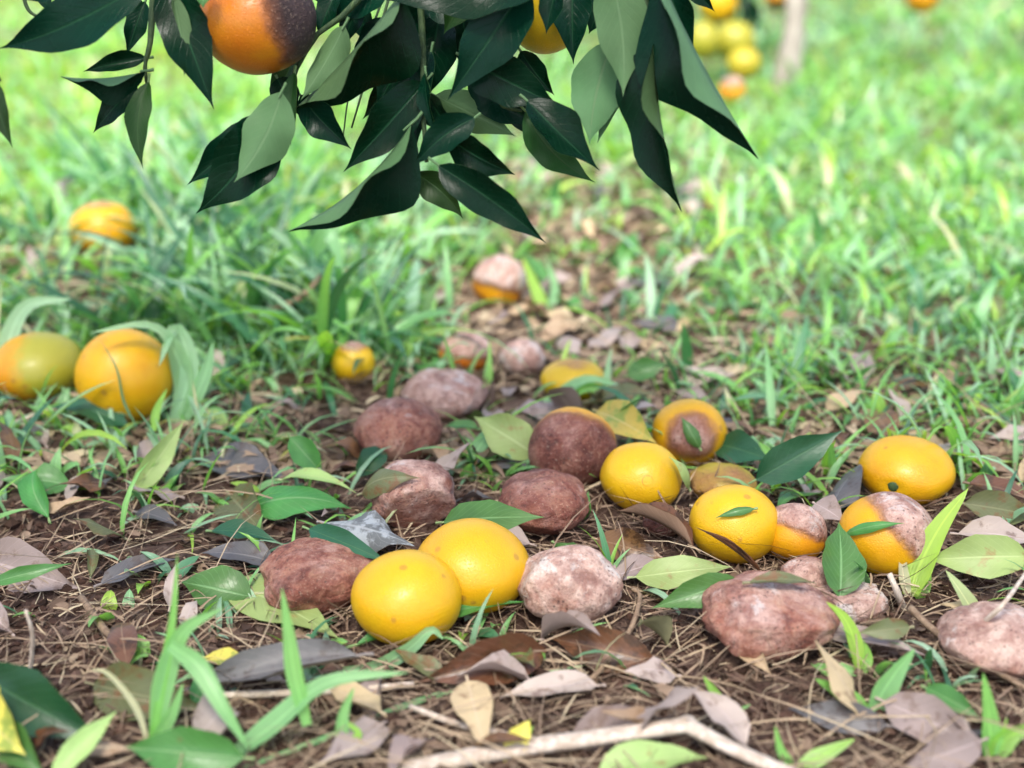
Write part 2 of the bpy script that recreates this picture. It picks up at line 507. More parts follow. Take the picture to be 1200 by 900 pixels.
def leaf_mesh(B, T, N, W, bulge=0.06, fold=0.25, curl=0.0, wave=0.03, twist=0.0, sway=0.0, seed=0, nl=11, na=6,
              petiole=0.09, tipx=1.0, notch=0.0, origin=None):
    """a two-faced leaf from stalk end B to tip T, upper face towards N; coordinates relative to origin"""
    rr = random.Random(seed)
    B, T = np.asarray(B, float), np.asarray(T, float)
    if origin is None: origin = (B + T) / 2
    ax = T - B
    L = np.linalg.norm(ax)
    d = ax / L
    s0 = norm(np.cross(d, N))
    n0 = np.cross(s0, d)
    t = np.linspace(0, 1, nl)
    prof = np.sin(np.pi * t ** (0.80 * tipx)) ** (0.78 + 0.75 * t ** 2)
    prof = prof * (1 - 0.25 * t) / 0.9
    prof[0] = 0.04; prof[-1] = 0.0
    ph1, ph2 = rr.uniform(0, 6.28), rr.uniform(0, 6.28)
    u = np.linspace(-1, 1, na + 1)
    P = np.zeros((nl, na + 1, 3)); UV = np.zeros((nl, na + 1, 2))
    NR = np.zeros((nl, na + 1, 3))
    for i, tt in enumerate(t):
        th = twist * (tt - 0.3)
        s = s0 * math.cos(th) + n0 * math.sin(th)
        n = n0 * math.cos(th) - s0 * math.sin(th)
        c = B + d * L * tt + n0 * bulge * L * 4 * tt * (1 - tt) + s0 * sway * L * 4 * tt * (1 - tt)
        for j, uu in enumerate(u):
            w = prof[i] * W * 0.5
            jag = 1 + 0.05 * math.sin(tt * 19 + ph1 + uu * 2) * abs(uu)
            if notch and uu > 0.3 and 0.55 < tt < 0.8: jag -= notch
            a = abs(uu)
            ang = fold + curl * a
            # profile across: starts at fold angle, curls progressively
            sx = math.copysign(a, uu) * math.cos(ang)
            up = a * math.sin(ang) + wave * 3 * math.sin(tt * 9.5 + ph2 + (1.7 if uu > 0 else 0)) * a * a
            P[i, j] = c + s * sx * w * jag + n * up * w
            NR[i, j] = n
            UV[i, j] = (0.5 + 0.5 * uu, tt)
    V = P.reshape(-1, 3)
    V2 = V - NR.reshape(-1, 3) * 0.0005
    k = na + 1
    idx = np.arange(nl * k).reshape(nl, k)
    f1 = np.stack([idx[:-1, :-1], idx[:-1, 1:], idx[1:, 1:], idx[1:, :-1]], -1).reshape(-1, 4)
    # orientation: make the upper sheet face N
    e1, e2 = V[f1[0][1]] - V[f1[0][0]], V[f1[0][3]] - V[f1[0][0]]
    a_, b_ = V[idx[nl // 2, 1]] - V[idx[nl // 2, 0]], V[idx[nl // 2 + 1, 0]] - V[idx[nl // 2, 0]]
    if np.dot(np.cross(a_, b_), n0) < 0: f1 = f1[:, ::-1]
    f2 = f1[:, [0, 3, 2, 1]] + nl * k
    # petiole: a thin four-sided stalk
    pl = petiole * L
    pr = 0.0011
    q = []
    for e, (off, rad) in enumerate(((0.06 * L, pr * 0.7), (0, pr), (-pl * 0.5, pr), (-pl, pr * 1.2))):
        c = B + d * off - n0 * (0.0006 + (0.12 * pl if e == 3 else 0))
        for a in range(4):
            q.append(c + s0 * rad * math.cos(a * math.pi / 2 + .78) + n0 * rad * math.sin(a * math.pi / 2 + .78))
    o = 2 * nl * k
    f3 = [[o + e * 4 + a, o + e * 4 + (a + 1) % 4, o + (e + 1) * 4 + (a + 1) % 4, o + (e + 1) * 4 + a] for e in range(3) for a in range(4)]
    VV = np.concatenate([V, V2, np.array(q)]) - origin
    UVV = np.concatenate([UV.reshape(-1, 2), UV.reshape(-1, 2), np.tile([[0.5, 0.5]], (16, 1))])
    FF = np.concatenate([f1, f2, np.array(f3)])
    mi = np.concatenate([np.zeros(len(f1)), np.ones(len(f2)), np.ones(12)]).astype(int)
    return mk_mesh("leaf", VV, FF, UVV, midx=mi), origin


def strip_mesh(pts, width, N, fold=0.35, tone=0.5, taper=0.6, origin=None, seg=14, base_w=0.55):
    """a grass blade along a smooth line of points; N hints where its upper face looks"""
    pts = np.asarray(pts, float)
    if origin is None: origin = pts[0]
    C = spline(pts, seg)
    t = np.linspace(0, 1, seg + 1)
    w = width * 0.5 * np.where(t < 0.3, base_w + (1 - base_w) * t / 0.3, 1) * np.clip((1 - t) / taper, 0, 1) ** 0.7
    V = []; UV = []
    for i, c in enumerate(C):
        d = norm(C[min(i + 1, seg)] - C[max(i - 1, 0)])
        s = norm(np.cross(d, N)); n = np.cross(s, d)
        for a, uu in ((-1, 0.0), (0, 0.5), (1, 1.0)):
            V.append(c + s * a * w[i] + n * abs(a) * w[i] * fold); UV.append((uu, t[i]))
    F = []
    for i in range(seg):
        for a in range(2):
            F.append([i * 3 + a, i * 3 + a + 1, i * 3 + a + 4, i * 3 + a + 3])
    return mk_mesh("blade", np.array(V) - origin, np.array(F), UV, {'tone': np.full(len(V), tone)}), origin


def spline(pts, seg):
    """Catmull-Rom through the points, seg+1 samples"""
    pts = np.asarray(pts, float)
    if len(pts) == 2:
        return np.linspace(pts[0], pts[1], seg + 1)
    P = np.vstack([2 * pts[0] - pts[1], pts, 2 * pts[-1] - pts[-2]])
    out = []
    m = len(pts) - 1
    for s in np.linspace(0, m, seg + 1):
        i = min(int(s), m - 1); f = s - i
        a, b, c, d = P[i], P[i + 1], P[i + 2], P[i + 3]
        out.append(0.5 * (2 * b + (c - a) * f + (2 * a - 5 * b + 4 * c - d) * f * f + (3 * b - a - 3 * c + d) * f ** 3))
    return np.array(out)


def tube_geo(pts, radii, seg=10, sides=6, flat=1.0, knob=0.0):
    C = spline(pts, seg)
    rad = np.interp(np.linspace(0, 1, seg + 1), np.linspace(0, 1, len(radii)), radii)
    V, F = [], []
    for i, c in enumerate(C):
        d = norm(C[min(i + 1, seg)] - C[max(i - 1, 0)])
        s = norm(np.cross(d, (0.1, 0.2, 1))); n = np.cross(s, d)
        r = rad[i] * (1 + knob * math.sin(i * 2.3))
        for a in range(sides):
            an = a * 2 * math.pi / sides
            V.append(c + s * r * math.cos(an) + n * r * flat * math.sin(an))
    for i in range(seg):
        for a in range(sides):
            F.append([i * sides + a, i * sides + (a + 1) % sides, (i + 1) * sides + (a + 1) % sides, (i + 1) * sides + a])
    V.append(C[0]); V.append(C[-1])
    T = [[len(V) - 2, (a + 1) % sides, a] for a in range(sides)] + \
        [[len(V) - 1, seg * sides + a, seg * sides + (a + 1) % sides] for a in range(sides)]
    return np.array(V), [np.array(F), np.array(T)]


def tube_obj(name, pts, radii, mat, parent=None, origin=(0, 0, 0), **kw):
    V, F = tube_geo(pts, radii, **kw)
    origin = np.asarray(origin, float)
    o = mobj(name, mk_mesh(name, V - origin, F), mat, parent)
    if parent is None: o.location = origin
    return o


# ------------------------------------------------------------------ fruit
NU, NV = 84, 52
th = np.linspace(0, math.pi, NV + 1)[1:-1]
ph = np.linspace(0, 2 * math.pi, NU + 1)[:-1]
SPH = [(0, 0, 1.0)] + [(math.sin(a) * math.cos(b), math.sin(a) * math.sin(b), math.cos(a)) for a in th for b in ph] + [(0, 0, -1.0)]
SPH = np.array(SPH)
_q = []
for i in range(NV - 2):
    for j in range(NU):
        _q.append([1 + i * NU + j, 1 + (i + 1) * NU + j, 1 + (i + 1) * NU + (j + 1) % NU, 1 + i * NU + (j + 1) % NU])
_t = [[0, 1 + j, 1 + (j + 1) % NU] for j in range(NU)] + \
     [[len(SPH) - 1, 1 + (NV - 2) * NU + (j + 1) % NU, 1 + (NV - 2) * NU + j] for j in range(NU)]
SPHQ, SPHT = np.array(_q), np.array(_t)


def camdir(r, u, f):
    """direction given as right / up / towards the camera, in the picture of a fruit lying on the ground"""
    return norm(CR * r + CU * u - CF * f)


FRUITS = {}
RD = dict(c=0.5, d=0.0, e=0.5, f=0.3, g=0.75, h=0.85, o=0.45, q=0.05, r=0.3, aa=0.9, p=0.1, ab=0.3, j=0.6)


def fruit(key, cx, cy, wp, hp, label, rot=0.0, rotdir=None, rotthr=0.0, tone=0.3, green=0.0, greendir=None, bloom=0.3,
          wrinkle=0.0, lump=0.03, dents=(), lift=0.0, sink=0.13, depth=None, stem=None, navel=None, group=None, seed=1, bmin=0.5,
          bmax=1.0, stalk=False, rd=None):
    rd = RD.get(key, 0.3)
    if depth is None:
        dep = 1.1
        for _ in range(8):
            a = wp / 2 * dep / FPX
            dr = norm(ray(cx, cy)); s = -dr[2]; c = math.sqrt(1 - s * s)
            app = hp / 2 * dep / FPX
            b2 = (app ** 2 - (a * s) ** 2) / (c * c)
            b = math.sqrt(max(b2, (bmin * a) ** 2)); b = min(b, bmax * a)
            p = ground(cx, cy, b * (1 - sink) + lift)
            dep = depth_of(p)
    else:
        dep = depth
        a = wp / 2 * dep / FPX; b = hp / 2 * dep / FPX
        p = at_depth(cx, cy, dep)
    rr = random.Random(seed * 7 + 3)
    ofs = Vector((seed * 3.7, seed * 1.3, seed * 2.1))
    n = SPH
    rad = np.ones(len(n))
    for i, q in enumerate(n):
        v = Vector(q)
        r = lump * mnoise.noise(v * 1.3 + ofs)
        if wrinkle:
            r += 1.0 * wrinkle * (0.9 * mnoise.noise(v * 2.2 + ofs) + 0.45 * mnoise.noise(v * 4.6 + ofs) - 0.9 * max(0.0, 0.16 - abs(mnoise.noise(v * 3.4 + ofs))) + 0.10 * mnoise.noise(v * 12 + ofs))
        rad[i] += r
    Q = n * rad[:, None]
    for (dv, thr, amt) in dents:
        dv = norm(dv)
        dd = Q @ dv
        Q = Q - np.outer(np.clip(dd - thr, 0, None) * amt, dv)
    if stem is not None:
        sv = norm(stem); dd = n @ sv
        Q = Q - np.outer(0.05 * np.exp(-((1 - dd) / 0.02)), sv)
    ay = a * rr.uniform(0.95, 1.04)
    V = Q * np.array([a, ay, b])
    rv = np.full(len(n), float(rot))
    if rotdir is not None:
        rv = np.clip(0.5 + ((n @ norm(rotdir)) - rotthr) * 1.6, 0, 1)
    gv = np.full(len(n), float(green))
    if greendir is not None:
        gv = np.clip(green * (0.5 + (n @ norm(greendir))), 0, 1)
    bl = np.clip(bloom + 0.2 * n[:, 2], -1, 1)
    root = empty("fallen_orange" if depth is None else "hanging_orange", p)
    me = mk_mesh("peel", V, [SPHQ, SPHT], None, dict(rot=rv, tone=np.full(len(n), tone), green=gv, bloom=bl, rdark=np.full(len(n), rd)))
    mobj("peel", me, PEEL, root)
    if stem is not None:
        sv = norm(stem)
        bp = np.array([a, ay, b]) * sv * 0.93
        s = norm(np.cross(sv, (0.3, 0.2, 1))); m = np.cross(s, sv)
        VV = []
        for ring, (rd, hh) in enumerate(((0.0055, -0.001), (0.0042, 0.0012), (0.002, 0.0022))):
            for e in range(10):
                k = (1.25 if e % 2 == 0 and ring == 0 else 0.85 if ring == 0 else 1)
                an = e * math.pi / 5
                VV.append(bp + (s * math.cos(an) + m * math.sin(an)) * rd * k + sv * hh)
        VV.append(bp + sv * 0.0016)
        FQ = [[r_ * 10 + e, r_ * 10 + (e + 1) % 10, r_ * 10 + 10 + (e + 1) % 10, r_ * 10 + 10 + e] for r_ in range(2) for e in range(10)]
        FT = [[20 + e, 20 + (e + 1) % 10, 30] for e in range(10)]
        mobj("calyx", mk_mesh("calyx", np.array(VV), [np.array(FQ), np.array(FT)]), TWIG_BROWN if not stalk else TWIG_GREEN, root)
    if navel is not None:
        sv = norm(navel)
        bp = np.array([a, ay, b]) * sv * 0.985
        s = norm(np.cross(sv, (0.3, 0.2, 1))); m = np.cross(s, sv)
        VV = [bp + (s * math.cos(e * math.pi / 6) + m * math.sin(e * math.pi / 6)) * rd + sv * hh
              for rd, hh in ((0.006, 0.0), (0.0045, 0.0018), (0.0022, 0.0004)) for e in range(12)] + [bp - sv * 0.0004]
        FQ = [[r_ * 12 + e, r_ * 12 + (e + 1) % 12, r_ * 12 + 12 + (e + 1) % 12, r_ * 12 + 12 + e] for r_ in range(2) for e in range(12)]
        FT = [[24 + e, 24 + (e + 1) % 12, 36] for e in range(12)]
        mobj("navel", mk_mesh("navel", np.array(VV), [np.array(FQ), np.array(FT)], None,
                              dict(rot=np.full(37, 0.35), tone=np.full(37, tone + 0.3), green=np.zeros(37), bloom=np.zeros(37))), PEEL, root)
    tag(root, label, "orange", group or ("oranges fallen under the tree" if depth is None else "oranges still hanging"))
    FRUITS[key] = (np.array(p), np.array([a, ay, b]))
    return root


UP = (0, 0, 1)
fruit('a', 477, 700, 130, 112, "plump bright yellow orange pressed against an equally bright one", tone=0.20, seed=1, stem=camdir(-0.9, -0.2, -0.5))
fruit('b', 553, 664, 136, 112, "bright yellow orange with dark pinpricks near its top, beside a pink-grey rotten one", tone=0.27, seed=2, stem=camdir(0.5, 0.8, -0.4))
fruit('c', 374, 673, 136, 82, "long sunken brick-red rotten orange with dark pits by a pale yellow leaf", rot=1, bloom=0.12, wrinkle=0.10, lump=0.12, seed=3,
      dents=((camdir(0.1, 0.9, 0.3), 0.72, 0.5), (camdir(0.2, -0.5, 0.8), 0.75, 0.6)))
fruit('d', 668, 685, 122, 94, "rotten orange with pinkish grey crust and purple stain touching bright yellow one", rot=1, bloom=0.62, wrinkle=0.07, lump=0.06, seed=4)
fruit('e', 468, 504, 102, 78, "round dull brown rotten orange with fine leathery skin between grass and green loop leaf", rot=1, bloom=0.22, wrinkle=0.04, lump=0.05, seed=5)
fruit('f', 484, 579, 102, 82, "rotten orange speckled with dark pits under a grey olive leaf", rot=1, bloom=0.5, wrinkle=0.09, lump=0.08, seed=6,
      dents=((camdir(0.3, -0.6, 0.8), 0.6, 0.9), ))
fruit('g', 637, 588, 106, 76, "low red-brown rotten orange with flaking skin behind the bright yellow pair", rot=1, bloom=0.12, wrinkle=0.08, lump=0.07, seed=7)
fruit('h', 671, 525, 103, 97, "maroon rotten orange with a sound orange cap on top", rotdir=camdir(-0.2, -0.6, 0.75), rotthr=-0.15, bloom=0.22, wrinkle=0.03, lump=0.04, seed=8, tone=0.4)
fruit('i', 752, 559, 98, 84, "yellow orange with round navel scar and split peel beside maroon rotten one", tone=0.18, seed=9, navel=camdir(0.05, 0.02, 1), lump=0.05,
      dents=((camdir(0.8, 0.1, 0.5), 0.8, 0.6),))
fruit('j', 808, 507, 88, 80, "yellow orange with round pinkish brown rot spot on its side", tone=0.35, seed=10, rotdir=camdir(-0.05, 0.0, 1), rotthr=0.80, bloom=0.5)
fruit('k', 861, 614, 106, 94, "yellow orange with brown rolled leaf leaning on it", tone=0.24, seed=11, stem=camdir(0.3, 0.9, -0.5))
fruit('l', 930, 624, 78, 70, "half rotten small orange, pink above and orange below", rotdir=camdir(0.4, 0.9, 0.1), rotthr=0.25, bloom=0.85, tone=0.5, seed=12, lump=0.06)
fruit('m', 1062, 551, 111, 82, "oval yellow-orange fruit with a dark stem button low on its side", tone=0.33, seed=13, stem=camdir(-0.5, -0.30, 0.8), lump=0.03, stalk=True)
fruit('n', 1040, 625, 110, 98, "half rotten orange, mauve on one side, with green blade across it", rotdir=camdir(0.85, 0.6, 0.15), rotthr=0.22, bloom=0.75, tone=0.38, seed=14, lump=0.04)
fruit('o', 902, 720, 155, 96, "large collapsed rotten orange with a pale bald patch and red-brown crust", rot=1, bloom=0.35, wrinkle=0.12, lump=0.14, seed=15,
      dents=((camdir(0.3, 0.7, 0.5), 0.55, 0.5), (camdir(0.1, -0.4, 0.9), 0.7, 0.5)))
fruit('p', 995, 706, 92, 52, "flattened pale pink rotten orange with torn skin behind the collapsed one", rot=1, bloom=0.95, wrinkle=0.16, lump=0.14, seed=16,
      dents=((UP, 0.5, 0.6), (camdir(0.4, -0.2, 0.9), 0.5, 0.8)), bmin=0.35)
fruit('q', 1168, 748, 132, 84, "broad pink-brown rotten orange with a crusty underside at the pale vine", rot=1, bloom=0.7, wrinkle=0.08, lump=0.1, seed=17)
fruit('r', 520, 462, 100, 62, "grey-pink rotten orange half sunk in the grass behind the dull brown one", rot=1, bloom=0.6, wrinkle=0.07, lump=0.08, seed=18)
fruit('s', 414, 425, 50, 64, "small yellow orange with a grey mouldy top hidden in grass", rotdir=UP, rotthr=0.85, bloom=1.0, tone=0.1, seed=19)
fruit('t', 546, 413, 64, 48, "small half rotten orange, pink over rusty orange, in the leaf litter", rotdir=camdir(0.2, 0.9, 0.2), rotthr=0.1, bloom=0.75, tone=0.75, seed=20)
fruit('u', 612, 420, 54, 46, "small pale pink rotten orange in the leaf litter", rot=1, bloom=1.0, wrinkle=0.05, seed=21)
fruit('v', 672, 446, 78, 52, "pale yellow orange with a pinkish top behind arching green blades", rotdir=UP, rotthr=0.97, bloom=1.0, tone=0.0, green=0.2, seed=22)
fruit('w', 585, 330, 62, 76, "pink rotten orange with an orange underside far along the littered path", rotdir=camdir(0.2, 0.9, 0.3), rotthr=0.0, bloom=1.0, tone=0.55, seed=23, lump=0.08, wrinkle=0.04)
fruit('x', 120, 268, 75, 64, "orange with a pale pink top lying alone in far grass", rotdir=camdir(-0.3, 1, 0.1), rotthr=0.86, bloom=1.0, tone=0.4, seed=24)
fruit('y', 146, 441, 112, 112, "smooth golden orange overhung by green grass leaves, beside a greenish one", tone=0.33, seed=25)
fruit('z', 45, 430, 106, 82, "greenish yellow orange with one reddish end", tone=0.5, green=0.8, greendir=camdir(0.8, 0.2, 0.3), seed=26)
fruit('aa', 776, 611, 44, 38, "small shrunken purple-brown rotten orange cupped by a curled dead leaf", rot=1, bloom=0.45, wrinkle=0.1, lump=0.1, seed=27)
fruit('ab', 946, 674, 62, 46, "small pink-brown rotten orange under an olive leaf beside the upright green leaf", rot=1, bloom=0.8, wrinkle=0.09, lump=0.1, seed=28)
fruit('ac', 846, 566, 78, 40, "dull brownish yellow orange sunk behind the one with the rolled leaf", rot=0.40, bloom=-0.1, tone=0.5, green=0.7, seed=29, lump=0.08, wrinkle=0.05)
fruit('ad', 746, 66, 34, 38, "small orange fruit far off behind drooping leaves", tone=0.5, seed=30)
fruit('ae', 776, 94, 30, 34, "orange with dark blemish far off behind drooping leaves", tone=0.6, seed=31, rotdir=camdir(-0.5, 0.5, 0.5), rotthr=0.6, bloom=0)
fruit('af', 858, 106, 32, 40, "pinkish orange lying at the foot of the far tree", tone=0.6, seed=32, rotdir=UP, rotthr=0.55, bloom=1.0)

# ------------------------------------------------------------------ leaves lying on the ground
def hit_fruit(px, py, key, gap=0.003):
    c, ax = FRUITS[key]
    ax = ax + gap
    o = (CP - c) / ax; d = ray(px, py) / ax
    A, Bq, C = d @ d, o @ d, o @ o - 1
    disc = Bq * Bq - A * C
    dep = (-Bq - math.sqrt(disc)) / A if disc > 0 else -Bq / A
    return at_depth(px, py, dep)


GL_N = [0]
def gleaf(bx, by, tx, ty, kind, label, ratio=0.42, zb=0.006, zt=0.006, on=None, nrm=(0, -0.25, 1), bulge=0.07, fold=0.2, curl=0.15,
          wave=0.05, twist=0.0, sway=0.0, flip=False, cat="leaf", dep=None, group=None, W=None, name="fallen_leaf", **kw):
    GL_N[0] += 1
    if on:
        B, T = hit_fruit(bx, by, on, 0.004), hit_fruit(tx, ty, on, 0.004)
        M_ = hit_fruit((bx + tx) / 2, (by + ty) / 2, on, 0.004)
        nrm = norm((M_ - FRUITS[on][0]) / FRUITS[on][1] ** 2)
        bulge = float(np.dot(M_ - (B + T) / 2, nrm)) / np.linalg.norm(T - B) + 0.03
        fold, curl, wave = -0.05, -0.35, 0.02
    elif dep:
        B, T = at_depth(bx, by, dep[0]), at_depth(tx, ty, dep[1])
    else:
        B, T = ground(bx, by, zb), ground(tx, ty, zt)
    L = np.linalg.norm(T - B)
    N = np.array(nrm, float)
    if flip: N = -N; fold, curl, bulge = -fold, -curl, -bulge
    me, org = leaf_mesh(B, T, N, W or L * ratio, bulge, fold, curl, wave, twist, sway, seed=GL_N[0], **kw)
    o = mobj(name, me, LM[kind], loc=org)
    tag(o, label, cat, group or "leaves fallen under the tree")
    return o


FACE = (0, -0.8, 0.6)
gleaf(268, 682, 397, 748, 'fallen_pale', "pale yellow-green leaf lying flat below the long brick-red fruit", 0.36, bulge=0.03, fold=0.08, curl=0.05)
gleaf(418, 768, 205, 812, 'slate', "long dark slate leaf with rolled edge under grass blades", 0.30, zb=0.03, bulge=0.02, curl=0.5)
gleaf(640, 762, 488, 800, 'brown', "glossy dark brown folded leaf below the bright yellow pair", 0.42, zb=0.012, bulge=0.1, fold=0.45, nrm=FACE)
gleaf(770, 778, 645, 748, 'brown', "rusty brown arched leaf below the pink-grey rotten fruit", 0.42, bulge=0.14, fold=0.3, nrm=FACE)
gleaf(700, 803, 585, 818, 'lilac', "flat lilac-grey dead leaf behind the long thin grass blade", 0.34)
gleaf(110, 802, 245, 832, 'olive', "tan and olive curled leaf behind forked grass", 0.42, bulge=0.14, curl=0.4, fold=-0.2, nrm=FACE)
gleaf(-25, 790, 125, 872, 'fallen_dark', "big dark green leaf with pale sheen in the corner beside yellow leaf", 0.40, zb=0.03, nrm=FACE)
gleaf(-10, 845, 55, 910, 'fallen_green', "bluish green leaf with a tiny hole by the yellow blotched leaf", 0.45, zb=0.02, nrm=FACE)
gleaf(-40, 815, 30, 885, 'fallen_yellow', "bright yellow blotched leaf at the corner", 0.6, zb=0.03, zt=0.02, nrm=FACE)
gleaf(60, 912, 138, 832, 'fallen_pale', "yellow-green narrow leaf standing up by forked grass", 0.30, zb=0.01, zt=0.03, nrm=FACE)
gleaf(285, 888, 145, 875, 'fallen_green', "broad shiny green leaf under forked grass", 0.42, zb=0.012, zt=0.012, bulge=0.1, nrm=FACE)
gleaf(295, 700, 212, 682, 'fallen_green', "humped light green leaf touching the pale yellow-green leaf", 0.65, zb=0.01, zt=0.012, bulge=0.16, fold=-0.35, nrm=FACE)
gleaf(380, 612, 486, 640, 'mould', "silvery blue-grey mouldy leaf behind the bright yellow pair", 0.55, zb=0.018, zt=0.022, bulge=0.06, wave=0.16, fold=-0.2, curl=-0.3, nrm=(0.1, -0.35, 1))
gleaf(362, 620, 458, 660, 'fallen_dark', "dark green leaf edge above the long brick-red fruit", 0.25, zb=0.035, zt=0.03, nrm=FACE)
gleaf(290, 596, 412, 596, 'fallen_green', "green arched leaf with shaded underside beside the mouldy grey leaf", 0.42, zb=0.01, zt=0.01, bulge=0.16, fold=-0.3, nrm=(0, -0.4, 1))
gleaf(268, 578, 312, 628, 'olive', "pale olive leaf with ragged end left of the arched green leaf", 0.5, nrm=FACE, notch=0.3)
gleaf(248, 622, 328, 636, 'fallen_dark', "narrow blue-green leaf above a grey dead leaf", 0.34, zb=0.015, zt=0.015)
gleaf(322, 660, 236, 648, 'slate', "grey dead leaf with silvery patch touching the long brick-red fruit", 0.45)
gleaf(340, 512, 380, 558, 'fallen_green', "upright bluish green leaf near the green loop leaf", 0.55, zb=0.045, zt=0.01, nrm=FACE)
gleaf(330, 562, 418, 578, 'fallen_pale', "long bent pale green leaf over the arched green leaf", 0.2, zb=0.02, zt=0.02, bulge=0.15)
gleaf(424, 578, 492, 560, 'olive', "grey olive leaf resting across speckled rotten fruit", 0.45, on='f', nrm=FACE, bulge=0.05)
gleaf(520, 612, 638, 606, 'fallen_green', "smooth bright green leaf lying behind the bright yellow pair", 0.34, zb=0.025, zt=0.045, bulge=0.1, fold=-0.2, nrm=FACE)
gleaf(630, 535, 555, 488, 'fallen_pale', "pale green crumpled leaf behind the low red-brown fruit", 0.6, zb=0.015, zt=0.04, nrm=FACE, wave=0.1)
gleaf(560, 502, 520, 500, 'fallen_green', "short bright green leaf beside the dull brown fruit", 0.45, zb=0.03, zt=0.03)
gleaf(418, 560, 452, 530, 'fallen_dark', "green loop leaf curled over beside the speckled rotten fruit", 0.55, zb=0.01, zt=0.02, bulge=0.3, nrm=FACE)
gleaf(886, 562, 988, 504, 'fallen_dark', "large deep green upright leaf behind the fruit with the rolled leaf", 0.42, zb=0.03, zt=0.07, nrm=(0, -0.85, 0.5), bulge=0.05)
gleaf(820, 525, 798, 488, 'fallen_green', "small green leaf stuck on the round rot spot", 0.42, on='j', nrm=FACE)
gleaf(808, 572, 784, 535, 'fallen_pale', "small green leaf at the split peel", 0.36, on='i', nrm=FACE)
gleaf(884, 596, 838, 607, 'fallen_green', "slim green leaf stuck on a yellow orange beside the rolled brown leaf", 0.24, on='k', nrm=FACE)
gleaf(892, 672, 814, 617, 'brown', "brown rolled dead leaf leaning against a yellow orange", 0.24, dep=(1.085, 1.095), nrm=(0.4, -0.6, 0.7), curl=1.0, fold=0.7)
gleaf(745, 676, 858, 664, 'fallen_pale', "light green leaf with bitten edge under the yellow orange with rolled leaf", 0.34, zb=0.012, zt=0.02, nrm=FACE, bulge=0.09, fold=-0.2)
gleaf(866, 680, 763, 713, 'fallen_green', "shiny blue-green leaf left of the large collapsed fruit", 0.36, zb=0.03, zt=0.012, nrm=FACE, bulge=0.08)
gleaf(878, 682, 958, 684, 'olive', "thin olive-green leaf lying behind the large collapsed fruit", 0.24, zb=0.045, zt=0.04)
gleaf(984, 700, 983, 612, 'fallen_green', "upright green leaf with pale midrib beside the half rotten mauve fruit", 0.56, dep=(1.045, 1.085), nrm=(0.1, -0.9, 0.4), bulge=0.05)
gleaf(990, 626, 1060, 613, 'fallen_green', "green blade of leaf laid across the half rotten mauve fruit", 0.2, on='n', nrm=FACE)
gleaf(1206, 652, 1082, 656, 'fallen_pale', "broad pale green leaf with yellow midrib by bright grass blade", 0.46, zb=0.03, zt=0.02, nrm=FACE, bulge=0.08)
gleaf(812, 640, 722, 598, 'brown', "curled dead leaf with pale inner face cupping a small purple fruit", 0.40, zb=0.02, zt=0.02, nrm=(0.2, 0.3, 0.9), fold=0.6, curl=0.5)
gleaf(700, 632, 780, 655, 'brown', "dark brown crumpled leaf below the small purple fruit", 0.5, zb=0.01, wave=0.15, nrm=FACE)
gleaf(712, 680, 785, 660, 'lilac', "grey leaf between the pink-grey rotten fruit and light green leaf", 0.42, zb=0.008)
gleaf(-20, 655, 95, 690, 'lilac', "large lilac-grey dead leaf at the edge under a blue-green blade", 0.45, nrm=FACE)
gleaf(118, 684, 208, 655, 'slate', "silver-grey dead leaf lying flat on bare soil", 0.36)
gleaf(160, 600, 208, 616, 'slate', "small slate-blue dead leaf on bare soil", 0.42)
gleaf(235, 538, 340, 562, 'slate', "flat purplish dead leaf under dry straw", 0.5, zb=0.004, zt=0.004, bulge=0.02)
gleaf(-12, 684, 84, 660, 'fallen_green', "narrow blue-green blade-like leaf over lilac-grey leaf", 0.2, zb=0.02, zt=0.03, nrm=FACE)
gleaf(155, 578, 216, 492, 'fallen_pale', "light green pointed leaf standing upright in dry straw", 0.30, zb=0.002, zt=0.05, nrm=(0.4, -0.9, 0.3))
gleaf(150, 500, 58, 478, 'fallen_dark', "dark green leaf bridging a hollow under the golden orange", 0.42, zb=0.012, zt=0.02, nrm=(0, -0.3, 1), bulge=0.12)
gleaf(1036, 822, 1160, 880, 'lilac', "large brown-lilac dead leaf under short bright grass", 0.45, nrm=FACE, zb=0.012)
gleaf(1085, 806, 1150, 842, 'fallen_green', "yellow-green small leaf on a brown-lilac leaf", 0.42, zb=0.018, zt=0.016, nrm=FACE)
gleaf(1040, 850, 922, 830, 'slate', "grey smooth dead leaf under short bright grass", 0.34, nrm=FACE)
gleaf(1150, 868, 1055, 900, 'lilac', "pinkish lilac dead leaf below the large brown-lilac one", 0.45, nrm=FACE, zb=0.014)
gleaf(862, 752, 905, 792, 'tan', "small tan curled leaf below the large collapsed fruit", 0.5, nrm=FACE, curl=0.5)
gleaf(950, 742, 1085, 768, 'lilac', "long grey-lilac leaf right of the large collapsed fruit", 0.25, zb=0.012, zt=0.012)
gleaf(1066, 735, 1004, 742, 'olive', "short grey-green leaf on a long grey-lilac leaf", 0.42, zb=0.025, zt=0.025, nrm=FACE)
gleaf(1136, 566, 1215, 590, 'brown', "dark brown dead leaf by wispy weeds", 0.42, zb=0.02)
gleaf(1130, 590, 1215, 606, 'olive', "olive leaf with brown upper edge by wispy weeds", 0.45, zb=0.02, nrm=FACE)
gleaf(548, 798, 570, 885, 'tan', "pale beige torn dry leaf hanging over a thin twig", 0.42, zb=0.02, zt=0.006, nrm=FACE, notch=0.3)
gleaf(594, 888, 622, 842, 'fallen_yellow', "small pale yellow leaf tip behind the bent stalk", 0.5, zb=0.006, zt=0.02, nrm=FACE)
gleaf(668, 866, 765, 838, 'lilac', "brown-grey flat leaf behind the bent stalk", 0.5, nrm=FACE)
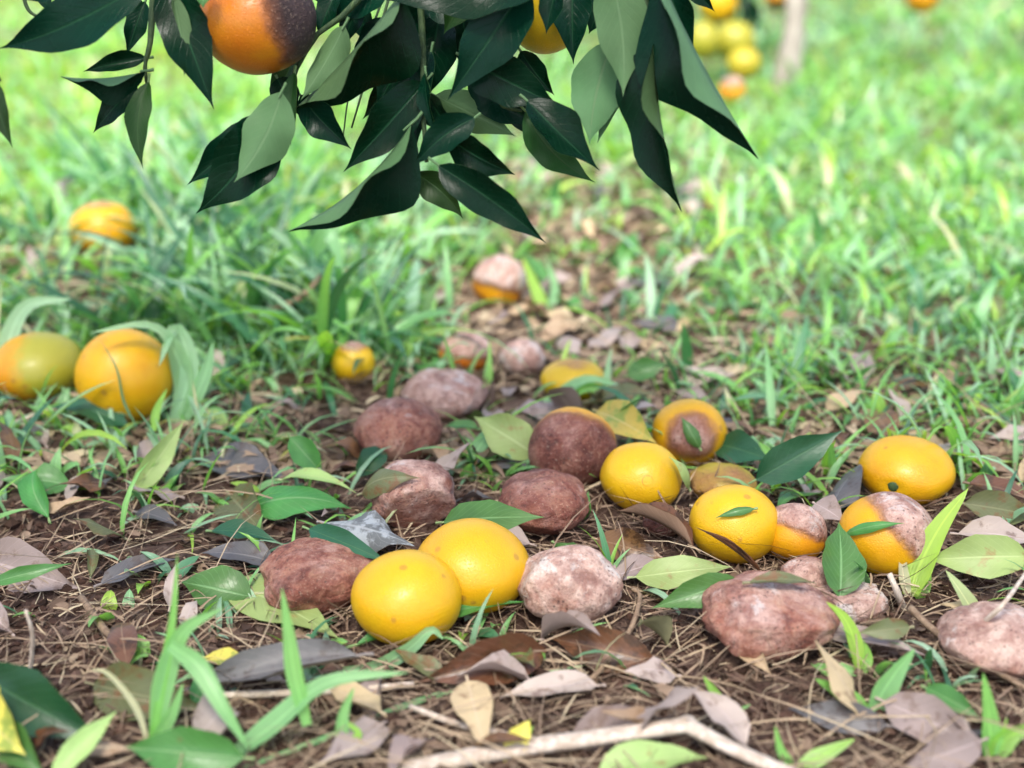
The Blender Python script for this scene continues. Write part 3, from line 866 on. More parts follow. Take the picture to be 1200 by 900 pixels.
gleaf(700, 905, 830, 888, 'fallen_pale', "light green leaf under the bent stalk", 0.4, zb=0.004)
gleaf(955, 590, 990, 612, 'lilac', "grey-mauve dead leaf wedged between two half rotten fruits", 0.7, zb=0.03, zt=0.03, nrm=FACE)
gleaf(240, 770, 300, 785, 'fallen_yellow', "small mustard leaf scrap under the pale yellow-green leaf", 0.4)
gleaf(690, 470, 770, 462, 'olive', "olive dead leaf behind the maroon rotten fruit", 0.4, zb=0.02, zt=0.03)
gleaf(700, 482, 770, 520, 'fallen_yellow', "yellow-olive leaf wedged beside the maroon rotten fruit", 0.42, zb=0.03, zt=0.03, nrm=FACE)
gleaf(840, 520, 905, 540, 'fallen_dark', "rounded dark green leaf below the fruit with the round rot spot", 0.55, zb=0.02, zt=0.02, nrm=FACE)
gleaf(680, 610, 690, 575, 'fallen_green', "wavy green leaf beside the low red-brown fruit", 0.5, zb=0.005, zt=0.03, nrm=FACE, wave=0.12)
gleaf(735, 440, 782, 426, 'fallen_green', "bright round weed leaf alone in far litter", 0.6, zb=0.02, zt=0.03, nrm=FACE)
gleaf(418, 755, 620, 705, 'fallen_green', "slim green leaf under the bright yellow pair", 0.16, zb=0.004, zt=0.012)

# random litter: dead leaves strewn between the placed ones
def near_fruit(x, y, m=0.0):
    for c, ax in FRUITS.values():
        if (x - c[0]) ** 2 + (y - c[1]) ** 2 < (ax[0] + m) ** 2 and c[2] < 0.2:
            return True
    return False


def pathness(x, y):
    """how littered and bare the ground is: the front and a track leading back"""
    n = 0.5 + 0.5 * mnoise.noise(Vector((x * 3.1, y * 3.1, 2.2)))
    front = 1 / (1 + math.exp((y - (1.24 + 0.05 * math.sin(x * 5) + 0.30 * (n - 0.5))) * 9))
    xc = 0.06 + (y - 1.4) * 0.10
    wdt = 0.13 + 0.03 * y
    track = min(1.0, 1.35 * math.exp(-((x - xc - 0.05 * mnoise.noise(Vector((x * 5, y * 5, 1)))) / wdt) ** 2)) * (0.45 + 0.75 * n) * (1 / (1 + math.exp((y - 2.35) * 5)))
    bare = math.exp(-(((x + 0.58) / 0.16) ** 2 + ((y - 1.75) / 0.18) ** 2))
    return min(1.0, max(front, track, bare * 0.8))


LAND = {'a': "the plump bright yellow orange", 'b': "the bright orange with dark pinpricks", 'c': "the long brick-red rotten orange",
        'd': "the pink-grey crusted rotten orange", 'e': "the dull brown leathery orange", 'f': "the dark-pitted rotten orange",
        'g': "the flaking red-brown orange", 'h': "the maroon orange", 'i': "the orange with split peel", 'j': "the orange with round rot spot",
        'k': "the orange with rolled leaf", 'l': "the small half-pink orange", 'm': "the orange with a dark button", 'n': "the half mauve orange",
        'o': "the large collapsed rotten orange", 'p': "the flattened pale pink orange", 'q': "the rotten orange under the vine",
        'r': "the grey-pink sunken orange", 's': "the mouldy-topped orange", 't': "the rusty pink orange", 'u': "the pale pink rotten orange",
        'v': "the orange behind arching blades", 'w': "the far pink rotten orange", 'x': "the lone far orange", 'y': "the golden orange",
        'z': "the greenish yellow orange", 'aa': "the small purple-brown orange", 'ab': "the small pink-brown orange", 'ac': "the brownish yellow orange"}
MARKS = [(FRUITS[k_][0], v_) for k_, v_ in LAND.items()]
MARKS += [(ground(600, 870), "the bent pale stalk"), (ground(180, 885), "the forked grass"), (ground(300, 720), "the pale yellow-green leaf"),
          (ground(560, 780), "the glossy brown folded leaf"), (ground(1090, 850), "the big brown-lilac leaf"), (ground(310, 795), "the long slate leaf"),
          (ground(160, 670), "the silver-grey leaf on soil"), (ground(50, 675), "the large lilac-grey leaf"), (ground(850, 850), "the lone green blade in straw"),
          (ground(1020, 790), "the three-bladed grass"), (ground(290, 550), "the flat purplish leaf"), (ground(185, 560), "the upright pale green leaf")]
KIND = [('lilac', "lilac-grey dead"), ('tan', "tan dead"), ('brown', "brown dead"), ('slate', "dark grey dead"), ('olive', "olive dead"), ('fallen_green', "green fallen")]
cnt = 0
while cnt < 285:
    y = R.uniform(0.72, 3.0) if R.random() < 0.75 else R.uniform(1.25, 2.2)
    x = R.uniform(-0.46, 0.46) * y
    if R.random() > pathness(x, y) or near_fruit(x, y, 0.012): continue
    if y < 1.08 and R.random() < 0.5: continue
    cnt += 1
    kd, kl = R.choices(KIND, weights=[6, 3.2, 2.2, 1.3, 2, 2.6])[0]
    L = R.uniform(0.022, 0.068); az = R.uniform(0, 6.283)
    z = hgt(x, y)
    tl = R.uniform(-0.2, 0.35) if R.random() < 0.7 else R.uniform(0.2, 0.8)
    d = np.array([math.cos(az) * math.cos(tl), math.sin(az) * math.cos(tl), math.sin(tl)]) * L / 2
    c = np.array([x, y, z + 0.006 + abs(d[2])])
    cu, rt, nt, fo = R.uniform(-0.3, 0.7), R.uniform(0.3, 0.55), R.choice((0, 0, 0.3)), R.uniform(-0.3, 0.4)
    me, org = leaf_mesh(c - d, c + d, (R.uniform(-.5, .5), R.uniform(-.5, .4), 1), L * rt, R.uniform(0.0, 0.18),
                        fo, cu, R.uniform(0.03, 0.16), R.uniform(-0.6, 0.6), R.uniform(-.08, .08), seed=900 + cnt, nl=8, na=4, notch=nt)
    mark = min(MARKS, key=lambda m: (m[0][0] - x) ** 2 + (m[0][1] - y) ** 2)
    near = math.hypot(mark[0][0] - x, mark[0][1] - y)
    rel = "close by" if near < 0.09 else "a little way from" if near < 0.18 else "well away from"
    side = "behind" if y > mark[0][1] + 0.03 else "in front of" if y < mark[0][1] - 0.03 else "beside"
    shape = "upturned" if abs(tl) > 0.42 else "torn" if nt else "curled" if cu > 0.45 else "narrow" if rt < 0.37 else "folded" if fo > 0.28 else "flat"
    size = "tiny" if L < 0.036 else "small" if L < 0.052 else "medium"
    lb = f"{size} {shape} {kl} leaf {rel if side == 'beside' else side} {mark[1]}"
    if rel.startswith("well"): lb = f"{size} {shape} {kl} leaf {rel} {mark[1]}"
    tag(mobj("litter_leaf", me, LM[kd], loc=org), lb, "leaf", "small loose leaves strewn in the litter")

# ------------------------------------------------------------------ the orange tree whose branch hangs into the view
trunk_base = np.array([-1.25, 0.95, hgt(-1.25, 0.95)])
tree = empty("orange_tree", trunk_base)
tag(tree, "orange tree with drooping dark glossy leaves over the fallen fruit", "tree")
TB = trunk_base


def tpart(name, V_or_pts, radii, mat, **kw):
    return tube_obj(name, np.asarray(V_or_pts, float), radii, mat, parent=tree, origin=TB, **kw)

tpart("trunk", [TB + (0, 0, -0.03), TB + (0.02, 0.01, 0.3), TB + (-0.02, 0.03, 0.7), TB + (0.05, 0.05, 1.15), TB + (0.04, 0.1, 1.6)],
      [0.07, 0.058, 0.052, 0.045, 0.03], BARK, seg=16, sides=12, knob=0.03)
J = TB + np.array((0.04, 0.04, 1.05))
hub1 = at_depth(495, -150, 1.06); hub2 = at_depth(760, -130, 1.08); hub3 = at_depth(190, -120, 1.04)
tpart("limb", [J, J + (0.4, -0.02, 0.25), J + (0.8, 0.0, 0.16), hub1 + (-0.08, 0, 0.17), hub1, hub2 + (0.0, 0, 0.03)],
      [0.026, 0.02, 0.014, 0.009, 0.006, 0.004], BARK, seg=24, sides=8)
tpart("limb", [J + (0.5, 0.0, 0.24), J + (0.85, -0.03, 0.12), hub3 + (0, 0, 0.03), hub3],
      [0.012, 0.009, 0.006, 0.004], BARK, seg=14, sides=7)
tw = [([(495, -150), (492, -20), (496, 60), (496, 130), (500, 190)], 1.06, (0.0034, 0.0016)),
      ([(495, -150), (440, -30), (400, 20), (372, 40), (345, 85), (330, 125)], 1.07, (0.0034, 0.0014)),
      ([(495, -150), (560, -30), (560, 60), (585, 120), (612, 130)], 1.08, (0.003, 0.0012)),
      ([(760, -130), (755, -20), (762, 40), (768, 60)], 1.06, (0.003, 0.0015)),
      ([(760, -130), (700, -40), (712, 50)], 1.07, (0.003, 0.0012)),
      ([(190, -120), (180, -10), (176, 50), (170, 75), (172, 98)], 1.05, (0.0032, 0.0012)),
      ([(190, -120), (40, -90), (-25, 20), (0, 95)], 1.0, (0.003, 0.0012)),
      ([(455, 0), (428, 95), (412, 150)], 1.11, (0.0012, 0.0007)),
      ([(448, 0), (412, 100), (402, 160)], 1.12, (0.0010, 0.0006)),
      ([(20, -60), (30, 5), (48, 22)], 1.1, (0.002, 0.001)),
      ([(640, -100), (640, -45)], 1.1, (0.003, 0.002)), ([(560, -30), (640, -100)], 1.09, (0.003, 0.002)),
      ([(300, -100), (300, -40)], 1.07, (0.003, 0.002)), ([(440, -30), (360, -110), (300, -100)], 1.07, (0.003, 0.002))]
for pts, dep, (r0, r1) in tw:
    tpart("twig", [at_depth(x, y, dep) for x, y in pts], [r0, r1], TWIG_GREEN, seg=10, sides=6)

CROWN_N = 1250
HN = [0]
def hleaf(bx, by, tx, ty, wp, dep=1.05, ddep=0.0, roll=0.2, under=False, kind='citrus', fold=0.3, bulge=0.06, curl=0.12, sway=0.0, twist=0.25,
          wave=0.075, tipx=1.0, notch=0.0, vee=0):
    HN[0] += 1
    if vee:
        roll, fold, curl = math.copysign(0.93 + 0.07 * abs(vee), vee), 0.70 + 0.04 * abs(vee), 0.04
        wp = 2.1 * wp * max(0.35, math.cos(roll)) / 1.08
    B, T = at_depth(bx, by, dep), at_depth(tx, ty, dep + ddep)
    d = norm(T - B)
    view = -norm(ray((bx + tx) / 2, (by + ty) / 2))
    s = norm(np.cross(d, view)); n = np.cross(s, d)
    N = n * math.cos(roll) + s * math.sin(roll)
    if under: N = -N
    W = wp * dep / FPX / max(0.35, math.cos(roll))
    me, org = leaf_mesh(B, T, N, W * 1.08, bulge, fold, curl, wave, twist, sway, seed=300 + HN[0], petiole=0.1, origin=TB, tipx=tipx, notch=notch, nl=17)
    return mobj("leaf", me, LM[kind], parent=tree)

# left twig
hleaf(172, -22, -2, 57, 62, 1.00, 0.02, roll=0.3, sway=-0.06, fold=0.15)
hleaf(100, -30, 5, -2, 40, 1.04)
hleaf(170, 2, 148, 66, 26, 1.06, roll=0.2)
hleaf(172, 68, 97, 84, 24, 1.06, roll=0.3, fold=0.5)
hleaf(170, 84, 70, 90, 26, 1.04, vee=-1)
hleaf(160, 98, 109, 156, 30, 1.07, roll=0.3)
hleaf(174, 96, 168, 199, 28, 1.04, roll=0.2, kind='citrus_young', sway=0.08)
hleaf(196, -25, 251, 129, 58, 1.03, roll=0.1, fold=0.25)
hleaf(203, -5, 216, 90, 24, 1.02, roll=0.5, under=True)
hleaf(222, -5, 240, 55, 30, 1.06, roll=0.3, kind='citrus_young')
hleaf(-14, 88, 15, 174, 26, 1.0, roll=0.3, kind='citrus_young')
hleaf(40, -30, 62, 20, 20, 1.1); hleaf(128, -20, 120, 26, 34, 1.1, kind='citrus_young')
# below the hanging orange
hleaf(330, 108, 274, 214, 56, 1.03, roll=0.25, under=True, sway=0.05, fold=0.2)
hleaf(324, 135, 229, 251, 68, 1.05, roll=0.1, sway=-0.05, fold=0.1)
hleaf(318, 145, 219, 217, 44, 1.055, roll=0.3)
hleaf(345, 85, 341, 172, 18, 1.06, roll=0.5, kind='citrus_young')
hleaf(325, 92, 350, 135, 36, 1.07, roll=0.2)
hleaf(470, -8, 342, 131, 64, 1.04, 0.03, vee=-1, sway=0.05)
hleaf(404, 30, 352, 118, 34, 1.05, roll=0.4, under=True)
hleaf(352, 112, 412, 175, 38, 1.07, roll=0.35)
hleaf(395, -10, 372, 45, 26, 1.08, roll=0.4)
hleaf(455, -18, 385, 25, 40, 1.08)
hleaf(360, -25, 420, 12, 30, 1.09)
# middle twig
hleaf(498, 96, 402, 202, 52, 1.06, roll=-0.1, fold=0.2)
hleaf(492, 40, 440, 128, 56, 1.09, roll=0.2)
hleaf(482, 146, 337, 272, 52, 1.03, 0.01, vee=-1, sway=-0.04)
hleaf(514, 194, 641, 286, 44, 1.02, roll=0.25, sway=-0.04, fold=0.25)
hleaf(486, 203, 543, 257, 34, 1.06, roll=0.3, kind='citrus_young', sway=-0.1)
hleaf(556, 138, 484, 196, 40, 1.04, roll=0.1, sway=0.06)
hleaf(526, 162, 604, 205, 42, 1.05, roll=0.45, fold=0.35)
hleaf(505, 60, 488, 175, 26, 1.07, roll=0.5)
hleaf(498, 85, 512, 160, 14, 1.05, roll=0.9)
hleaf(510, 112, 605, 160, 44, 1.085, roll=0.1, under=True)
hleaf(515, 20, 500, 118, 60, 1.10, roll=0.2)
hleaf(618, -18, 524, 118, 64, 1.04, roll=0.0, fold=0.15)
hleaf(545, 68, 656, 124, 56, 1.055, roll=0.2, fold=0.2)
hleaf(548, 92, 640, 150, 42, 1.09, roll=0.3)
hleaf(640, -22, 440, 0, 70, 1.03, roll=0.3, fold=0.15)
hleaf(470, -40, 600, 25, 70, 1.08, roll=0.2)
hleaf(600, -30, 585, 60, 60, 1.09)
hleaf(618, 118, 703, 200, 46, 1.04, roll=-0.5, sway=0.05, fold=0.3)
hleaf(616, 130, 698, 214, 40, 1.06, roll=-0.1, sway=0.1, kind='citrus_young', fold=0.1)
# right twig
hleaf(672, -30, 672, 76, 46, 1.09, roll=0.2)
hleaf(712, -45, 730, 114, 60, 1.02, roll=0.15, under=True, sway=0.04, fold=0.15)
hleaf(718, 48, 691, 170, 64, 1.05, roll=0.1, under=True, sway=-0.05, fold=0.1)
hleaf(722, 60, 700, 168, 26, 1.07, roll=0.5, under=True)
hleaf(766, 48, 799, 249, 48, 1.02, 0.02, vee=1, sway=-0.03)
hleaf(774, -25, 889, 187, 62, 1.01, 0.02, vee=2, sway=-0.07)
hleaf(752, -35, 752, 46, 46, 1.07, roll=0.2)
hleaf(778, -30, 814, 62, 44, 1.05, roll=0.3, fold=0.25)
hleaf(800, -30, 838, 14, 24, 1.07, roll=0.2)
hleaf(712, -10, 690, 40, 40, 1.1, roll=0.2)
hleaf(742, -30, 735, 20, 36, 1.1, roll=0.2)
hleaf(240, -30, 238, 10, 30, 1.0, roll=0.4, kind='fallen_green')
# more leaves crowding the middle of the branch
for (bx, by, tx, ty, wp, dp_, rl_) in ((430, -20, 400, 60, 34, 1.1, .3), (452, 20, 425, 100, 36, 1.11, .5), (540, 10, 560, 95, 40, 1.1, .3), (520, -20, 470, 60, 46, 1.11, .1),
        (575, 30, 560, 120, 36, 1.11, .4), (610, 60, 650, 112, 30, 1.12, .3), (500, 110, 540, 165, 28, 1.08, .6), (590, 100, 625, 165, 30, 1.12, .2),
        (470, 70, 425, 140, 36, 1.12, -.3), (350, 60, 320, 130, 28, 1.12, .5), (655, -20, 640, 40, 30, 1.05, .4), (410, -10, 440, 60, 30, 1.13, .2),
        (700, -30, 680, 30, 36, 1.13, .2), (150, -20, 168, 40, 26, 1.08, .4), (560, -30, 520, 40, 50, 1.06, .2)):
    hleaf(bx, by, tx, ty, wp, dp_, roll=rl_, wave=0.06, kind='citrus' if R.random() < 0.8 else 'citrus_young')

fruit('h1', 302, 25, 138, 122, "deep orange hanging fruit with a dark rotten side", tone=0.74, seed=41, depth=1.05, rotdir=camdir(0.95, 0.1, 0.1), rotthr=0.42,
      bloom=-1.0, stem=(0, 0.1, 1), stalk=True)
fruit('h2', 640, 8, 100, 108, "greenish yellow fruit hanging among the dark leaves", tone=-0.15, green=0.42, seed=42, depth=1.12, stem=(0, 0.1, 1), stalk=True)

# ------------------------------------------------------------------ far tree with pale trunk
fb = ground(917, 106)
ft = empty("orange_tree", fb)
tag(ft, "far orange tree with a pale thin trunk", "tree")
tube_obj("trunk", [fb + (0, 0, -0.02), fb + (0.015, 0.0, 0.12), fb + (0.02, 0.02, 0.35), fb + (0.05, 0.02, 0.9)], [0.030, 0.022, 0.021, 0.016],
         BARK_PALE, parent=ft, origin=fb, seg=12, sides=10)
fl = [((-0.02), 838, -60), (0.0, 862, -40), (0.0, 915, -60), (0.0, 1080, -60)]
for i, (px, py) in enumerate(((840, 15), (862, 20), (868, 45), (824, 20), (915, -10), (1080, -12))):
    tp = at_depth(px, py, 3.0)
    tube_obj("limb", [fb + (0.03, 0.02, 0.55 + 0.04 * i), (fb + tp) / 2 + (0.0, 0, 0.42), tp + (0, 0, 0.16), tp], [0.010, 0.007, 0.004, 0.0025],
             TWIG_GREEN, parent=ft, origin=fb, seg=12, sides=6)
    for j in range(4):
        q = tp + np.array((R.uniform(-.05, .05), R.uniform(-.04, .06), R.uniform(0.02, 0.12)))
        d = norm((R.uniform(-1, 1), R.uniform(-.5, .5), R.uniform(-1, 0.1))) * 0.075
        me, org = leaf_mesh(q, q + d, (R.uniform(-.6, .6), -0.5, 0.8), 0.03, 0.06, 0.3, 0.1, seed=3000 + i * 9 + j, nl=7, na=4, origin=fb)
        mobj("leaf", me, LM['citrus'], parent=ft)
for i in range(160):
    a = R.uniform(0, 6.283); r_ = 0.55 * math.sqrt(R.random())
    c = fb + np.array([0.05 + r_ * math.cos(a), 0.1 + r_ * math.sin(a), R.uniform(0.42, 1.3)])
    d = norm((R.uniform(-1, 1), R.uniform(-1, 1), R.uniform(-1.2, 0.2))) * 0.085
    me, org = leaf_mesh(c, c + d, (R.uniform(-.6, .6), R.uniform(-.6, .6), 0.8), 0.036, 0.06, 0.3, 0.1, seed=3500 + i, nl=6, na=2, origin=fb)
    mobj("leaf", me, LM['citrus'], parent=ft)
fruit('f1', 824, 47, 40, 44, "green-yellow fruit hanging low beside the pale trunk", tone=0.1, green=0.8, seed=51, depth=2.85)
fruit('f2', 861, 48, 48, 46, "dull yellow fruit, largest of the cluster hanging by the pale trunk", tone=0.1, green=0.75, seed=52, depth=2.9)
fruit('f3', 872, 74, 40, 36, "pale yellow fruit hanging lowest in the cluster by the pale trunk", tone=0.0, green=0.6, seed=53, depth=2.8)
fruit('f4', 842, 4, 44, 46, "yellow fruit hanging highest in the cluster by the pale trunk", tone=0.15, green=0.3, seed=54, depth=2.95)
fruit('f5', 913, -4, 34, 34, "bright orange fruit hanging above the pale trunk", tone=0.55, seed=55, depth=3.0)
fruit('f6', 1081, -4, 38, 38, "bright orange fruit hanging alone away from the pale trunk", tone=0.55, seed=56, depth=3.0)

# ------------------------------------------------------------------ grass plants one can tell apart
def plant(label, bx, by, blades, cat="grass plant", group="grass plants among the litter", lift=0.0):
    b = ground(bx, by, -0.002)
    dep = depth_of(b)
    root = empty("grass_plant", b)
    for pts, wp, tone, nr in blades:
        P = []
        for q in pts:
            P.append(at_depth(q[0], q[1], dep + (q[2] if len(q) > 2 else 0.0)))
        for i, q in enumerate(P):
            g = hgt(q[0], q[1]) + 0.001
            if q[2] < g: q[2] = g
        me, _ = strip_mesh(P, wp * dep / FPX, nr, tone=tone, origin=b)
        mobj("blade", me, GRASS, root)
    return tag(root, label, cat, group)

TO = (0.15, -0.9, 0.4)
plant("tall forked grass with broad drooping green blades beside pale leaf", 178, 882, [
    ([(178, 885), (190, 800), (203, 720), (208, 648)], 12, 0.5, TO),
    ([(182, 870), (192, 800), (215, 740), (262, 712)], 26, 0.38, TO),
    ([(200, 756, -0.01), (232, 780, -0.02), (262, 830, -0.03), (292, 878, -0.03)], 24, 0.36, TO),
    ([(176, 885), (160, 830), (128, 790), (105, 785)], 8, 0.95, TO),
    ([(174, 885), (200, 840), (215, 800)], 16, 0.4, TO)])
plant("broad green blade arching over under the bright yellow pair", 300, 892, [
    ([(270, 900), (320, 850), (385, 800), (480, 788)], 28, 0.33, (-0.3, -0.6, 0.8)),
    ([(285, 900), (250, 880), (220, 885)], 18, 0.4, TO),
    ([(360, 850), (345, 790), (338, 740), (330, 688)], 20, 0.45, TO),
    ([(400, 895), (402, 840), (415, 805)], 15, 0.4, TO),
    ([(395, 880), (420, 860), (395, 840)], 10, 0.6, TO)])
plant("long thin green blade stretched diagonally over brown leaves", 285, 905, [
    ([(285, 905), (390, 862, .03), (500, 820, .07), (640, 792, .10), (790, 787, .12)], 9, 0.33, (0, -0.5, 0.9))])
plant("pale green folded blade looping below the bright yellow pair", 400, 790, [
    ([(402, 795), (440, 782), (480, 760), (505, 738), (520, 750)], 18, 0.3, TO)])
plant("bright yellow-green upright blade beside the half rotten mauve fruit", 1068, 700, [
    ([(1066, 712), (1075, 670), (1100, 620), (1135, 572)], 34, 0.72, (-0.5, -0.8, 0.3)),
    ([(1062, 712), (1058, 670), (1056, 620)], 14, 0.97, TO),
    ([(1070, 712), (1085, 690), (1090, 655)], 12, 0.6, TO)])
plant("pale green strap blade folded over on the broad pale leaf", 1140, 740, [
    ([(1150, 745), (1130, 700), (1108, 668)], 22, 0.86, (0.3, -0.7, 0.6))])
plant("short bright grass with three blades between grey dead leaves", 1008, 792, [
    ([(1006, 792), (1002, 755), (990, 725), (968, 705)], 18, 0.7, TO),
    ([(1004, 800), (980, 795), (950, 778)], 26, 0.5, (0, -0.5, 0.8)),
    ([(1010, 800), (1016, 770), (1012, 750)], 14, 0.6, TO)])
plant("grass sprout with broad blue-green blade over a brown-lilac leaf", 1020, 842, [
    ([(1020, 845), (1035, 810), (1052, 785), (1072, 760)], 30, 0.36, TO),
    ([(1018, 845), (990, 815), (955, 795)], 22, 0.5, TO)])
plant("upright grass sprout at the pinkish lilac leaf", 1160, 895, [
    ([(1158, 898), (1160, 850), (1152, 788)], 26, 0.5, TO),
    ([(1160, 895), (1180, 865), (1215, 848)], 28, 0.6, TO),
    ([(1163, 898), (1172, 870), (1180, 840)], 12, 0.6, TO)])
plant("bright low blade near the end of the bent stalk", 940, 905, [
    ([(935, 908), (965, 885), (1002, 866)], 22, 0.62, (0, -0.6, 0.8)),
    ([(930, 905), (915, 880), (908, 850)], 12, 0.5, TO)])
plant("single short green blade in dry straw below the large collapsed fruit", 850, 846, [
    ([(852, 850), (842, 820), (824, 792)], 16, 0.6, TO), ([(854, 850), (862, 835), (880, 825)], 9, 0.4, TO)])
plant("tiny green sprout behind the bent stalk", 640, 890, [
    ([(610, 892), (612, 870), (625, 850)], 14, 0.6, TO), ([(608, 892), (600, 878), (585, 870)], 12, 0.55, TO)])
plant("grass bending over the golden orange", 205, 500, [
    ([(205, 500), (215, 440), (180, 385, -.03), (105, 390, -.06)], 24, 0.25, (-0.1, -0.4, 0.9)),
    ([(206, 500), (222, 430), (205, 385), (186, 430, -.05)], 22, 0.25, TO),
    ([(160, 500, -.05), (145, 470, -.05), (136, 430, -.055), (115, 395, -.05)], 3, 0.05, TO),
    ([(215, 502), (240, 440), (250, 400)], 18, 0.3, TO),
    ([(180, 505, -.06), (184, 480, -.06), (196, 455, -.06)], 10, 0.6, TO)])
plant("blue-green grass over the greenish yellow fruit", 15, 470, [
    ([(10, 475), (5, 420), (30, 360), (85, 350)], 24, 0.22, TO),
    ([(0, 480), (12, 520), (10, 560)], 10, 0.35, TO),
    ([(8, 475), (-5, 430), (2, 330)], 8, 0.93, TO)])
plant("arching pair of glossy green blades over the pale yellow orange", 612, 492, [
    ([(635, 510), (650, 480), (685, 455), (740, 470)], 26, 0.5, (0, -0.5, 0.9)),
    ([(620, 505), (650, 470), (690, 445), (750, 462)], 18, 0.3, (0, -0.5, 0.9))])
plant("broad single blade lying back over litter on the path", 490, 400, [
    ([(540, 412), (510, 395), (478, 375), (455, 362)], 18, 0.68, (0, -0.5, 0.9))])
plant("tall bright blade beside the far pink rotten fruit", 628, 372, [
    ([(640, 375), (628, 340), (612, 300)], 16, 0.66, TO), ([(640, 375), (650, 340), (640, 300)], 12, 0.3, TO)])
plant("dark weed with spreading pointed leaves under the drooping branch", 340, 395, [
    ([(352, 395), (358, 340), (366, 300)], 5, 0.05, TO),
    ([(360, 300), (342, 285), (312, 266)], 18, 0.15, TO), ([(358, 298), (350, 265), (372, 238)], 24, 0.5, TO),
    ([(362, 302), (385, 275, -.03), (402, 320, -.03)], 22, 0.3, TO), ([(358, 302), (335, 300), (318, 330)], 18, 0.4, TO),
    ([(362, 305), (372, 320), (378, 345)], 18, 0.08, TO), ([(360, 300), (352, 320), (345, 350)], 14, 0.2, TO)], cat="weed")
tag(tube_obj("twig", [ground(240, 385, 0.012), ground(290, 372, 0.03), ground(350, 350, 0.06), at_depth(385, 312, depth_of(ground(380, 345, 0.05)))],
             [0.0045, 0.004, 0.0035, 0.002], TWIG_BROWN, origin=ground(240, 385), seg=12), "thin brown stick poking up beside the dark weed", "twig")

# ------------------------------------------------------------------ stalks and twigs
def stick(label, pts, r, mat, zs=None, name="twig", **kw):
    zs = zs or [0.006] * len(pts)
    P = [ground(x, y, z) for (x, y), z in zip(pts, zs)]
    return tag(tube_obj(name, P, r, mat, origin=P[0], **kw), label, "twig" if name == "twig" else "stalk")

stick("thick pale bent stalk lying at the front", [(470, 902), (600, 878), (700, 864), (800, 850), (806, 850), (860, 878), (940, 912)],
      [0.0075, 0.0082, 0.008, 0.0078, 0.0075, 0.0068, 0.006], STALK, [0.006, 0.008, 0.012, 0.02, 0.02, 0.012, 0.006], name="dry_stalk", seg=60, sides=8, knob=0.015, flat=0.55)
stick("thin brown twig running from bright blade to rotten fruit", [(1066, 712), (1090, 735), (1130, 765), (1205, 808)], [0.0028, 0.0025, 0.002], TWIG_BROWN, [0.02, 0.015, 0.012, 0.01], seg=14)
stick("pale dry vine arching over the broad pink-brown fruit", [(1108, 752), (1140, 738), (1168, 716), (1185, 696), (1210, 660)], [0.002, 0.0018, 0.0014], STALK, [0.012, 0.02, 0.045, 0.05, 0.03], seg=14)
stick("thin pale stem lying behind the beige torn leaf", [(480, 828), (540, 850), (600, 862), (660, 868)], [0.002, 0.0024, 0.002], STALK, seg=10)
stick("straight dry stem under the broad arching blade", [(255, 815), (340, 812), (420, 808), (485, 802)], [0.0025, 0.0028, 0.0022], STALK, seg=10)
stick("thin purplish stem lying across bare soil", [(95, 700), (120, 735), (145, 762)], [0.003, 0.003, 0.0022], TWIG_BROWN, seg=8)
stick("upright pale broken stem beside forked grass", [(35, 790), (38, 745), (30, 715)], [0.0016, 0.0015, 0.0012], STALK, [0.0, 0.035, 0.055], seg=8)
stick("grey forked twig below the grey leaf", [(690, 800), (735, 745), (750, 700), (740, 690)], [0.002, 0.002, 0.0014], TWIG_BROWN, [0.006, 0.012, 0.012, 0.012], seg=10)
stick("dry stem standing below the half rotten mauve fruit", [(1058, 712), (1050, 690), (1042, 672)], [0.003, 0.0025, 0.002], STALK, [0.0, 0.02, 0.03], seg=8)
stick("dry straw stem lying below the greenish yellow fruit", [(10, 498), (60, 480), (110, 468)], [0.0022, 0.002], STALK, [0.01, 0.012, 0.01], seg=8)

